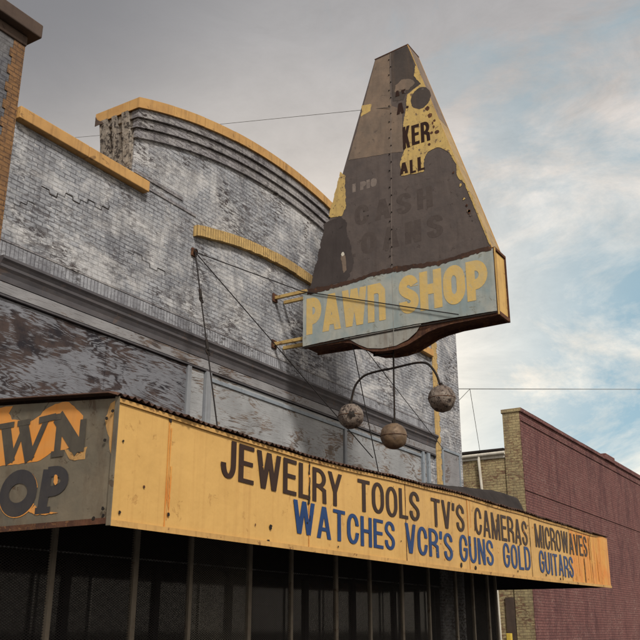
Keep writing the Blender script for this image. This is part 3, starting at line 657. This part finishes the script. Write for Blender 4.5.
# corrugated roof with ragged front edge
mb = MB(); x0, x1 = 6.47, 23.9; nx = int((x1-x0)/.0175); ys = [6.49, 6.62, 8.2, 9.93]; vs = []; fs = []
for q in range(nx+1):
    x = x0+(x1-x0)*q/nx
    for r, y in enumerate(ys):
        zz = ZT(x)+.048+.09*max(0, (y-6.5))+.017*math.sin(2*math.pi*x/.105)*(1 if r < 3 else 1)
        if r == 0: zz += -.03+.022*noise.noise(Vector((x*1.7, 0, 0))); y += .035*noise.noise(Vector((x*2.3, 5, 0)))+.02*noise.noise(Vector((x*9, 5, 0)))
        vs.append((x, y, zz))
for q in range(nx):
    for r in range(3): o_ = q*4+r; fs.append((o_, o_+4, o_+5, o_+1))
mb.add(vs, fs, True); rf = mb.build('roof_sheet', M['roofsheet'], CA); sm = rf.modifiers.new('solid', 'SOLIDIFY'); sm.thickness = .003
mb = MB(); mb.box(23.91, 25.3, 6.47, 9.5, 3.99, 4.01); mb.build('roof_sheet', M['roofsheet'], CA)
MB().box(6.6, 25.35, 6.58, 6.66, 3.72, 3.86).build('edge_beam', M['rust'], CA)
MB().box(25.30, 25.355, 6.60, 9.95, 2.68, 3.95).build('end_sheet', M['canopy_shade'], CA)
for x in (9.0, 12.2, 15.4, 18.6, 21.8, 24.6): MB().box(x, x+.06, 6.67, 9.9, ZT(x)-.14, ZT(x)-.02).build('roof_joist', M['canopy_shade'], CA)

# dark felt on the canopy roof at the far end
T = thing('roofing_felt', 'black folded roofing felt lying on the far end of the canopy roof', 'roofing felt', (20, 8, 4.1))
mb = MB(); n_ = 24; vs = []; fs = []
for q in range(n_+1):
    f_ = q/n_; x = 15.6+(22.62-15.6)*f_; zt = 4.36+.50*min(1, f_*1.25)**.9+.02*noise.noise(Vector((x*2, 0, 0))); zb = 4.02
    yb = 8.0+.02*noise.noise(Vector((x*2, 3, 0)))
    prof_ = [(yb-.30, zb+.04), (yb-.22, zb+.10+(zt-zb)*.25), (yb-.02, zt-.06), (yb+.03, zt), (yb+.25, zt+.02), (yb+.8, zt-.12), (yb+1.2, 4.2)]
    for p in prof_: vs.append((x+.02*noise.noise(Vector((p[0]*3, p[1]*4, f_))), p[0], p[1]))
for q in range(n_):
    for r in range(6): o_ = q*7+r; fs.append((o_, o_+7, o_+8, o_+1))
fs.append(tuple(range(7))[::-1]); fs.append(tuple(n_*7+r for r in range(7)))
mb.add(vs, fs); mb.build('felt_sheet', M['tar'], T)

# ------------------------------------------------------------------ security screen under the canopy
G = thing('security_screen', 'grey steel posts with diamond mesh screening the dark shop front', 'security screen', (15.5, 9, .13))
px = [6.75, 8.10, 9.60, 10.80, 12.31, 13.55, 15.08, 16.41, 17.83, 19.17, 20.68, 21.73, 22.73, 23.29]
for i, x in enumerate(px):
    mb = MB(); w_ = .035 if i % 2 else .045
    mb.box(x-w_, x+w_, 8.995, 9.0, .13, 3.70); mb.box(x-w_, x-w_+.006, 9.0, 9.06, .13, 3.70)
    if i % 2 == 0: mb.box(x+w_+.02, x+w_+.05, 9.035, 9.06, .13, 3.70)
    mb.build('post', M['post'], G, bevel=.002)
for a, c in zip(px, px[1:]):
    mb = MB(); x0, x1, z0, z1 = a+.05, c-.05, .2, 3.62; s = .062; t_ = .0042; sl = .55   # diamond pitch
    def strip(mb, xa, za, xb, zb, y):
        d = Vector((xb-xa, 0, zb-za)); n_ = Vector((-d.z, 0, d.x)).normalized()*t_
        A = Vector((xa, y, za)); Bv = Vector((xb, y, zb)); mb.add([A-n_, Bv-n_, Bv+n_, A+n_], [(0, 1, 2, 3)])
    Wd = x1-x0; Hh = z1-z0; stepv = s*sl
    for sg, y in ((1, 9.020), (-1, 9.026)):
        c0 = -Wd*sl if sg > 0 else 0.; c1 = Hh if sg > 0 else Hh+Wd*sl; cc = c0
        while cc < c1:          # line z = cc + sg*sl*x, clipped to the panel
            xa, xb = 0., Wd
            fz = lambda x: cc+sg*sl*x
            if sg > 0: xa = max(0, -cc/sl); xb = min(Wd, (Hh-cc)/sl)
            else: xa = max(0, (cc-Hh)/sl); xb = min(Wd, cc/sl)
            if xb > xa+.01: strip(mb, x0+xa, z0+fz(xa), x0+xb, z0+fz(xb), y)
            cc += stepv
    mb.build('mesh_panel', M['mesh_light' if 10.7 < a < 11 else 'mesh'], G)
MB().box(6.7, 23.34, 9.03, 9.07, 3.62, 3.68).build('top_rail', M['post'], G)
MB().box(6.7, 23.34, 9.03, 9.07, .2, .25).build('bottom_rail', M['post'], G)
for x in (23.29,): MB().box(x, x+.02, 9.08, 9.9, .14, 3.70).build('return_sheet', M['canopy_shade'], G)

# ------------------------------------------------------------------ projecting sign
S = thing('projecting_sign', 'tall rusty tapered blade sign with faded blue pawn shop panel', 'sign', (14.45, 10, 7))
X0, X1 = 14.19, 14.71
TO = [(7.45, 13.0), (6.68, 13.08), (5.17, 8.14), (9.09, 8.09)]
MB().prism([(7.44, 12.99), (6.70, 13.065), (5.19, 8.15), (9.08, 8.10)], 'x', X0+.008, X1-.008).build('tower_frame', M['rust'], S)
seamY = lambda z: 7.20+(7.09-7.20)*(z-8.1)/(13.04-8.1)
def half(sx, left):
    if left: return [(7.45, 13.0), (7.09, 13.035), (7.205, 8.09), (9.09, 8.07)]
    return [(7.0895, 13.036), (6.68, 13.08), (5.17, 8.12), (7.2045, 8.09)]
MB().prism(half(0, True), 'x', X0, X0+.006).build('face_sheet', M['towerdark'], S)
MB().prism(half(0, False), 'x', X0, X0+.006).build('face_sheet', M['towerdark'], S)
MB().prism([(7.45, 13.0), (6.68, 13.08), (5.17, 8.12), (9.09, 8.07)], 'x', X1-.006, X1).build('rear_face_sheet', M['towertan'], S)
def patch(poly, lift, mat, name, step=.05, amp=.02, seed=0, th_=.0012, fr=6.):
    step = min(step, .018); amp *= 1.1; lift *= .6
    MB().prism(jag(poly, step, amp, seed, fr), 'x', X0-lift-th_, X0-lift).build(name, M[mat], S)
patch([(7.44, 12.98), (7.105, 13.01), (7.12, 12.0), (7.09, 11.75), (6.86, 11.6), (6.87, 10.62), (7.12, 10.67), (8.13, 10.80), (7.75, 11.95)], .004, 'towertan', 'faded_patch', .08, .006, 1)
patch([(7.07, 13.02), (6.70, 13.05), (6.52, 12.45), (6.58, 12.28), (6.44, 12.06), (6.75, 11.93), (6.83, 11.8), (7.07, 11.85)], .004, 'towerdark2', 'dark_patch', .05, .012, 2)
patch([(6.83, 12.3), (6.60, 12.2), (6.55, 12.1), (6.70, 12.0), (7.0, 12.05), (7.0, 12.2)], .007, 'towertan', 'faded_patch', .04, .02, 7)
patch([(8.70, 9.5), (8.35, 9.56), (8.2, 9.45), (8.15, 9.0), (8.02, 8.5), (8.2, 8.12), (9.07, 8.1)], .004, 'black_stain', 'black_stain', .05, .03, 3)
by = [(6.52, 12.5), (6.56, 12.28), (6.42, 12.04), (6.74, 11.89), (6.77, 11.55), (6.83, 11.31), (6.86, 11.06), (6.80, 10.71), (6.90, 10.50), (6.94, 10.36), (6.93, 10.10), (6.43, 10.04), (6.42, 10.3), (6.34, 10.44), (6.12, 10.49), (5.87, 10.3), (5.76, 9.99), (5.75, 9.71), (5.55, 9.51), (5.38, 8.9), (5.215, 8.34)]
by2 = [(5.195, 8.25), (6.49, 12.48)]
patch(by+by2, .008, 'yellowpaint', 'flaking_paint', .05, .016, 4)
patch(ell(6.435, 11.71, .225, .245, 26), .011, 'towerdark2', 'worn_blotch', .06, .012, 5)
for q in range(26):
    z = random.uniform(8.6, 12.3); f_ = (z-8.1)/4.95; ye = 5.17+(6.68-5.17)*f_
    y = ye+random.choice((random.uniform(.03, .16), random.uniform(.35, 1.0) if z > 9.9 else .12)); rr = random.uniform(.008, .032)
    patch(ell(y, z, rr, rr*random.uniform(.7, 1.8), 12), .0135, random.choice(('yellowpaint', 'towerdark', 'towertan', 'rust')), 'paint_flake', .02, .014, q, fr=16)
for y, z, r in ((6.30, 11.42, .05), (6.25, 11.25, .045), (6.16, 11.1, .03), (6.12, 10.83, .045), (6.24, 10.85, .03), (6.3, 10.6, .03)):
    patch(ell(y, z, r, r, 12), .011, 'rust', 'rust_spot', .02, .012, int(y*100), fr=14)
patch([(7.78, 12.0), (7.56, 11.96), (7.58, 11.80), (7.82, 11.72)], .008, 'yellowpaint', 'flaking_paint', .03, .015, 6)
patch([(8.33, 10.58), (8.2, 10.45), (8.22, 10.1), (8.2, 9.78), (8.3, 9.57), (8.54, 9.58), (8.60, 9.63)], .008, 'yellowpaint', 'flaking_paint', .04, .02, 8)
# the strip of old yellow along the outer edge of the face
patch([(6.66, 13.0), (6.60, 12.85), (5.20, 8.2), (5.17, 8.2)], .009, 'yellowpaint', 'flaking_paint', .05, .008, 9)
U_, V_, Nn = (0, -1, 0), (0, 0, 1), (-1, 0, 0)
LO = X0-.0070
w0 = lambda txt, y0, z0, wd, ht, t_, mt, nm='painted_word', **k: word(txt, (LO, y0, z0), U_, V_, Nn, wd, ht, t_, M[mt], S, name=nm, **k)
w0('ER', 6.665, 10.69, .39, .45, .15, 'black_letter', gap=.07)
w0('K', 6.86, 10.67, .16, .50, .16, 'black_letter')
w0('L', 6.56, 10.09, .15, .30, .15, 'black_letter'); w0('L', 6.73, 10.08, .13, .30, .15, 'black_letter'); w0('A', 6.95, 10.12, .18, .25, .15, 'black_letter')
w0('A', 6.98, 11.50, .17, .25, .17, 'black_letter')
w0('A', 7.00, 11.93, .10, .13, .2, 'black_letter'); w0('V', 6.86, 11.95, .10, .09, .2, 'black_letter')
MB().prism(ell(6.735, 11.60, .03, .03, 10), 'x', LO-.004, LO-.002).build('painted_dot', M['black_letter'], S)
LO = X0+.0012
w0('CASH', 8.00, 9.26, 1.72, .44, .15, 'ghost', gap=.16)
w0('LOANS', 8.27, 8.60, 2.18, .46, .15, 'ghost', gap=.14)
for q, (y, ch) in enumerate(((8.03, 'I'), (7.86, 'P'), (7.70, 'I'), (7.62, 'O'))):
    w0(ch, y, 10.03, .05 if ch == 'I' else .14, .19, .2, 'ghost_pale')
MB().prism(jag(ell(8.28, 8.72, .035, .045), .01, .01, 2, 20), 'x', X0-.008, X0-.0065).build('chip', M['white'], S)
MB().prism(jag([(8.33, 8.68), (8.22, 8.68), (8.2, 8.35), (8.27, 8.3), (8.3, 8.5)], .03, .01, 2, 20), 'x', X0-.0072, X0-.0061).build('chip', M['towertan'], S)
# rivets and lapped seam
MB().prism([(7.085, 13.03), (7.075, 13.03), (7.19, 8.1), (7.2, 8.1)], 'x', X0-.0062, X0-.002).build('seam', M['ghost_pale'], S)
for q in range(26):
    z = 8.25+q*.185; MB().ball((X0-.006, seamY(z)+.03*(1 if q % 2 else -.3), z), .016, 8, 5).build('rivet', M['iron'], S)
# outer edge sheet (street side of the tower)
def slab(a, c, mat, name, x0, x1, off=.006):
    d = Vector((c[0]-a[0], c[1]-a[1])).normalized(); n_ = Vector((-d.y, d.x));
    if n_.x > 0: n_ = -n_
    mb = MB(); mb.prism([a, c, (c[0]+n_.x*off, c[1]+n_.y*off), (a[0]+n_.x*off, a[1]+n_.y*off)], 'x', x0, x1); return mb.build(name, M[mat], S)
slab((6.68, 13.07), (6.10, 11.17), 'towertan', 'edge_sheet', X0-.001, X1+.001)
slab((6.10, 11.165), (5.175, 8.15), 'edge', 'edge_sheet', X0-.001, X1+.001)
slab((6.69, 13.085), (5.165, 8.13), 'trim', 'edge_bead', X0-.004, X0+.012, .014)
slab((6.69, 13.085), (5.165, 8.13), 'trim', 'edge_bead', X1-.012, X1+.004, .014)
MB().prism([(7.46, 13.0), (6.67, 13.08), (6.67, 13.10), (7.46, 13.02)], 'x', X0-.006, X1+.006).build('top_cap', M['rust'], S)
# lower blue box, with a round bulge in its underside
zb0 = 6.93
bul = [(8.30, 6.86), (8.15, 6.83), (8.02, 6.77), (7.85, 6.65), (7.65, 6.575), (7.40, 6.54), (7.15, 6.54), (6.92, 6.58), (6.72, 6.66), (6.5, 6.755), (6.3, 6.80), (6.0, 6.83), (5.15, 6.84)]
outline = [(9.20, 8.06), (5.15, 8.13)]+[(5.15, 6.84)]+bul[::-1][1:]+[(9.20, 6.86)]
# hollow underside: sides and back plates around a dark box
MB().prism([(p[0], p[1]+.06) if p[1] < 7 else (p[0], p[1]-.02) for p in outline], 'x', X0+.02, X1-.02).build('box_body', M['rust'], S)
pts = [(9.19, 6.88), (8.45, 6.86)]+bul+[(5.15, 6.84)]
for xx in (X0+.0, X1-.03):
    mb = MB()
    for a, c in zip(pts, pts[1:]):
        mb.add([(xx, a[0], a[1]), (xx+.03, a[0], a[1]), (xx+.03, c[0], c[1]), (xx, c[0], c[1]), (xx, a[0], a[1]+.07), (xx+.03, a[0], a[1]+.07), (xx+.03, c[0], c[1]+.07), (xx, c[0], c[1]+.07)],
               [(0, 3, 2, 1), (4, 5, 6, 7), (0, 1, 5, 4), (2, 3, 7, 6), (1, 2, 6, 5), (3, 0, 4, 7)])
    mb.build('bottom_flange', M['rust'], S)
MB().prism(jag([(9.215, 8.05), (8.2, 8.065), (7.4, 8.13), (7.2, 8.12), (6.2, 8.04), (5.14, 8.11), (5.14, 6.915), (6.7, 6.95), (7.18, 6.945), (8.3, 6.95), (9.215, 6.93)], .08, .006, 3), 'x', X0-.020, X0-.014).build('blue_panel', M['bluepanel'], S)
MB().prism([(8.28, 6.93), (8.12, 6.88), (7.95, 6.76), (7.75, 6.655), (7.45, 6.60), (7.15, 6.605), (6.9, 6.68), (6.72, 6.80), (6.62, 6.935)], 'x', X0-.011, X0-.004).build('round_plate', M['disc'], S)
MB().prism(jag([(9.10, 8.13), (8.6, 8.10), (8.0, 8.12), (7.4, 8.19), (7.0, 8.17), (6.2, 8.10), (5.16, 8.17), (5.16, 8.09), (6.2, 8.02), (7.2, 8.09), (7.5, 8.09), (8.2, 8.03), (9.1, 8.0)], .035, .03, 9, 9), 'x', X0-.0255, X0-.0215).build('torn_rust_edge', M['roofsheet'], S)
MB().prism([(9.23, 6.915), (7.2, 6.92), (5.14, 6.90), (5.14, 6.875), (7.2, 6.895), (9.23, 6.885)], 'x', X0-.022, X0-.0125).build('panel_bottom_edge', M['iron'], S)
MB().prism([(7.19, 8.05), (7.18, 8.05), (7.18, 6.6), (7.19, 6.6)], 'x', X0-.0225, X0-.0205).build('panel_joint', M['disc'], S)
WB = dict(P=.64, A=.78, W=1.0, n=.70, S=.64, H=.70, O=.68)
BW = lambda txt, y0, y1, z0: word(txt, (X0-.021, y0, z0), U_, V_, Nn, y0-y1, .77, .26, M['signletter'], S, gap=.045, slant=.0, widths=WB, lift=.002)
BW('PAWn', 9.13, 7.34, 7.15); BW('SHOP', 7.05, 5.27, 7.18)
# box end facing the street
MB().box(X0+.02, X1-.02, 5.128, 5.145, 6.92, 8.08).build('end_plate', M['boxend'], S)
mb = MB(); mb.box(X0-.012, X0+.018, 5.10, 5.15, 6.84, 8.14); mb.box(X1-.02, X1+.012, 5.10, 5.15, 6.84, 8.14); mb.box(X0+.018, X1-.02, 5.10, 5.15, 8.09, 8.14); mb.box(X0+.018, X1-.02, 5.10, 5.15, 6.84, 6.915)
mb.build('end_frame', M['rust'], S, bevel=.004)
MB().box(X0-.024, X0-.012, 5.095, 5.12, 6.84, 8.12).build('corner_strip', M['boxend'], S)
# yellow arms back to the wall
for z, dz in ((8.14, -.03), (7.13, -.04)):
    mb = MB(); mb.box(X0+.05, X0+.11, 9.19, 9.97, z-.035, z+.035); mb.build('support_arm', M['arm'], S, bevel=.006)
    MB().box(X0+.38, X0+.44, 9.19, 9.97, z-.035, z+.035).build('support_arm', M['arm'], S, bevel=.006)
    MB().box(X0-.0, X0+.16, 9.965, 9.995, z-.09, z+.09).build('wall_plate', M['rust'], S, bevel=.004)

# ------------------------------------------------------------------ pawnbroker's three balls
XB = 14.4
P3 = thing('pawnbroker_balls', 'three tarnished metal balls on a curved black bracket beneath the blade sign', 'sign', (XB, 7.3, 6.5))
ctrl = [(8.26, 5.60), (8.235, 5.80), (8.17, 6.0), (8.07, 6.12), (7.92, 6.205), (7.65, 6.24), (7.33, 6.25), (7.0, 6.275), (6.80, 6.275), (6.65, 6.24), (6.55, 6.15), (6.46, 6.0), (6.41, 5.85), (6.39, 5.72)]
def smooth(pts, n=5):
    out = []
    for i in range(len(pts)-1):
        p0 = pts[max(i-1, 0)]; p1 = pts[i]; p2 = pts[i+1]; p3 = pts[min(i+2, len(pts)-1)]
        for q in range(n):
            u = q/n; out.append(tuple(.5*((2*p1[k])+(-p0[k]+p2[k])*u+(2*p0[k]-5*p1[k]+4*p2[k]-p3[k])*u*u+(-p0[k]+3*p1[k]-3*p2[k]+p3[k])*u**3) for k in range(len(p1))))
    return out+[tuple(pts[-1])]
MB().tube([(XB, y, z) for y, z in smooth(ctrl)], .022, 8).build('curved_bar', M['iron'], P3)
MB().tube([(XB, 7.32, 6.60), (XB, 7.335, 5.18)], .018, 8).build('hanger_rod', M['iron'], P3)
mb = MB(); mb.tube([(XB, 7.34, 6.535), (XB, 7.74, 6.56), (XB, 7.70, 6.80)], .02, 6); mb.tube([(XB, 7.74, 6.56), (XB, 7.66, 6.78)], .014, 6); mb.build('hanger_bracket', M['iron'], P3)
for (y, z, r, mt) in ((8.26, 5.44, .243, 'ball2'), (7.36, 4.955, .245, 'ball'), (6.37, 5.53, .245, 'ball2')):
    mb = MB(); mb.ball((XB, y, z), r, 40, 24, .014, 2.6); o = mb.build('ball', M[mt], P3)
    mb = MB(); rg = [(XB+(r+.003)*math.cos(a*math.pi/16), y+(r+.003)*math.sin(a*math.pi/16), z+.0) for a in range(33)]; mb.tube(rg, .006, 5); mb.build('seam_ring', M['rust'], o)
    mb = MB(); mb.tube([(XB, y, z+r-.01), (XB, y, z+r+.05)], .03, 8); mb.build('cap', M['iron'], o)
    if y < 7:     # flakes of plating standing up on the crown
        for q in range(11):
            a = q*1.7; rr = r*(.25+.5*((q*37) % 10)/10); c = Vector((XB+rr*math.cos(a), y+rr*math.sin(a), z+math.sqrt(r*r-rr*rr)-.005)); hgt = .03+.05*((q*13) % 7)/7
            mb = MB(); mb.add([c+Vector((-.015, -.012, 0)), c+Vector((.015, .012, 0)), c+Vector((.004, -.01, hgt)), c+Vector((0, .012, 0))], [(0, 1, 2), (1, 3, 2), (3, 0, 2)]); mb.build('flake', M['rust'], o)
    if y > 8:
        mb = MB(); d = Vector((-.80, -.50, -.08)).normalized(); c = Vector((XB, y, z))+d*(r+.001); a1 = d.orthogonal().normalized(); a2 = d.cross(a1)
        n_ = 14; pts = [c+(a1*math.cos(2*math.pi*k/n_)+a2*math.sin(2*math.pi*k/n_))*(.07+.02*math.sin(k*2.3)) for k in range(n_)]
        pts = [Vector((XB, y, z))+(p-Vector((XB, y, z))).normalized()*(r+.010) for p in pts]
        mb.add([c+d*.012]+pts, [(0, k+1, (k+1) % n_+1) for k in range(n_)]); mb.build('hole', M['iron'], o)

# ------------------------------------------------------------------ wires
def wire(label, pts, r, name='guy_wire', mat='wire', cat='wire', sag=0., buckles=(), group=None):
    o = thing(name, label, cat, pts[0], group); mb = MB(); P_ = []
    for a, c in zip(pts, pts[1:]):
        a, c = Vector(a), Vector(c)
        for q in range(12):
            u = q/12; p = a.lerp(c, u); p.z -= sag*4*u*(1-u); P_.append(p)
    P_.append(Vector(pts[-1])); mb.tube(P_, r, 6); mb.build('strand', M[mat], o)
    a, c = Vector(pts[0]), Vector(pts[-1])
    for u, rr in buckles:
        p = a.lerp(c, u); d = (c-a).normalized(); k = MB()
        k.tube([p-d*.13, p-d*.10, p+d*.10, p+d*.13], .028, 6); k.build('turnbuckle', M['iron'], o)
        k = MB(); e = d.cross(Vector((0, 1, 0))).normalized(); k.tube([p+d*.17+(d*math.cos(q*math.pi/6)+e*math.sin(q*math.pi/6))*.055 for q in range(13)], .013, 5); k.build('eye', M['iron'], o)
    return o
AN = (11.63, 9.95, 8.2)
g = 'guy wires staying the sign and canopy'
wire('black stay from wall anchor across to the blade sign and over its blue panel', [AN, (14.15, 9.23, 8.1), (14.13, 5.85, 6.96)], .010, group=g, buckles=())
wire('long diagonal stay from wall anchor down right to the canopy roof', [AN, (15.5, 8.4, 4.85-.02)], .010, group=g)
wire('short steep stay hung with turnbuckles from wall anchor down to the canopy', [AN, (10.02, 7.95, 4.2)], .012, group=g, buckles=((.27, 0), (.56, 0)))
wire('chain like stay from under the blade sign down past the left ball', [(14.3, 8.15, 6.85), (14.95, 7.95, 4.25)], .010, group=g)
wire('thin stay from under the blade sign down to the right hand pilaster', [(14.5, 8.05, 6.85), (22.4, 9.92, 6.28)], .009, group=g)
A_ = thing('wall_anchor', 'black iron eye plate holding three stays on the grey wall', 'anchor', AN); MB().box(11.56, 11.70, 9.96, 9.998, 8.12, 8.28).build('plate', M['rust'], A_, bevel=.01)
mb = MB(); mb.tube([(11.63+.05*math.cos(q*math.pi/6), 9.93, 8.2+.05*math.sin(q*math.pi/6)) for q in range(13)], .012, 6); mb.build('eye', M['iron'], A_)
wire('thin overhead cable crossing the sky to the blade sign tower', [(14.17, 7.12, 11.72), (17.49, 62.22, 28.48)], .005, 'overhead_cable', 'cable', 'cable', .5)
wire('thin horizontal cable running right from the grey pilaster past the maroon building', [(23.69, 10.2, 8.33), (146.47, -5.16, 33.53)], .012, 'overhead_cable', 'cable', 'cable', 0.)
wire('thin dropping cable looping down to the cream wall gutter', [(23.71, 10.2, 7.75), (24.23, 9.8, 8.39), (29.03, 11.5, 7.45)], .008, 'service_cable', 'cable', 'cable', .0)

# ------------------------------------------------------------------ maroon neighbour
N2 = thing('maroon_brick_building', 'maroon painted brick building with cream brick side beyond the alley', 'building', (29.07, 10, 0))
XN = 29.07
MB().box(XN+.02, 75, 10.0, 10.6, 0, 8.70).build('front_wall', M['maroon'], N2)
MB().box(XN, XN+.019, 10.02, 10.62, 0, 8.70).build('side_pier', M['cream'], N2)
MB().box(XN+.04, XN+.5, 10.605, 30, 0, 7.42).build('side_wall', M['cream'], N2)
MB().box(74.5, 75, 10.605, 30, 0, 7.42).build('side_wall', M['maroon'], N2)
MB().box(XN+.51, 74.4, 29.5, 30, 0, 7.42).build('rear_wall', M['maroon'], N2)
mb = MB(); x = XN-.03
while x < 39.8:
    x2 = min(39.8, x+1.2); mb.box(x+.003, x2-.003, 9.93+random.uniform(-.006, .006), 10.66, 8.70, 8.84); x = x2
mb.build('coping', M['maroon'], N2, bevel=.01)
mb = MB(); mb.box(XN-.035, XN+.02, 9.935, 10.655, 8.705, 8.835); mb.build('coping_end', M['cream'], N2, bevel=.01)
MB().box(39.8, 41.3, 9.90, 10.7, 8.705, 8.98).build('parapet_block', M['maroon'], N2, bevel=.02)
MB().box(41.31, 75, 9.93, 10.66, 8.70, 8.90).build('coping', M['maroon'], N2, bevel=.01)
MB().box(XN+.03, 75, 9.965, 9.998, 8.40, 8.47).build('string_course', M['maroon'], N2)
MB().box(XN+.03, 75, 9.975, 9.998, 6.02, 6.09).build('string_course', M['maroon'], N2)
MB().box(XN-.06, 74.4, 10.64, 29.4, 7.43, 7.50).build('roof', M['tar'], N2)
MB().tube([(XN-.03, 10.62, 7.34), (XN-.03, 14.5, 7.30)], .065, 10).build('gutter', M['white'], N2)
MB().box(XN+.0, XN+.039, 10.64, 16, 7.18, 7.29).build('eaves_board', M['white'], N2)
ds = MB(); ds.tube([(XN-.03, 11.56, 7.32), (XN-.05, 11.56, 7.2), (XN-.05, 11.50, 5.9), (XN-.05, 11.45, .3)], .05, 8); ds.build('downspout', M['white'], N2)
MB().tube([(XN-.06, 11.18, 3.2), (XN-.06, 11.14, .3)], .035, 8).build('conduit', M['white'], N2)
MB().box(XN-.004, XN+.038, 10.65, 10.95, .2, 2.6).build('dark_wall_patch', M['coping_dark'], N2)  # dark brown rectangle low on the side wall
yb = thing('meter_box', 'small yellow box at the foot of the cream side wall', 'utility box', (XN-.1, 10.95, 1.45)); MB().box(XN-.20, XN-.065, 10.76, 10.92, 1.25, 1.50).build('box_body', M['yellowbox'], yb, bevel=.01); MB().box(XN-.206, XN-.201, 10.78, 10.90, 1.28, 1.47).build('lid', M['yellowbox'], yb)
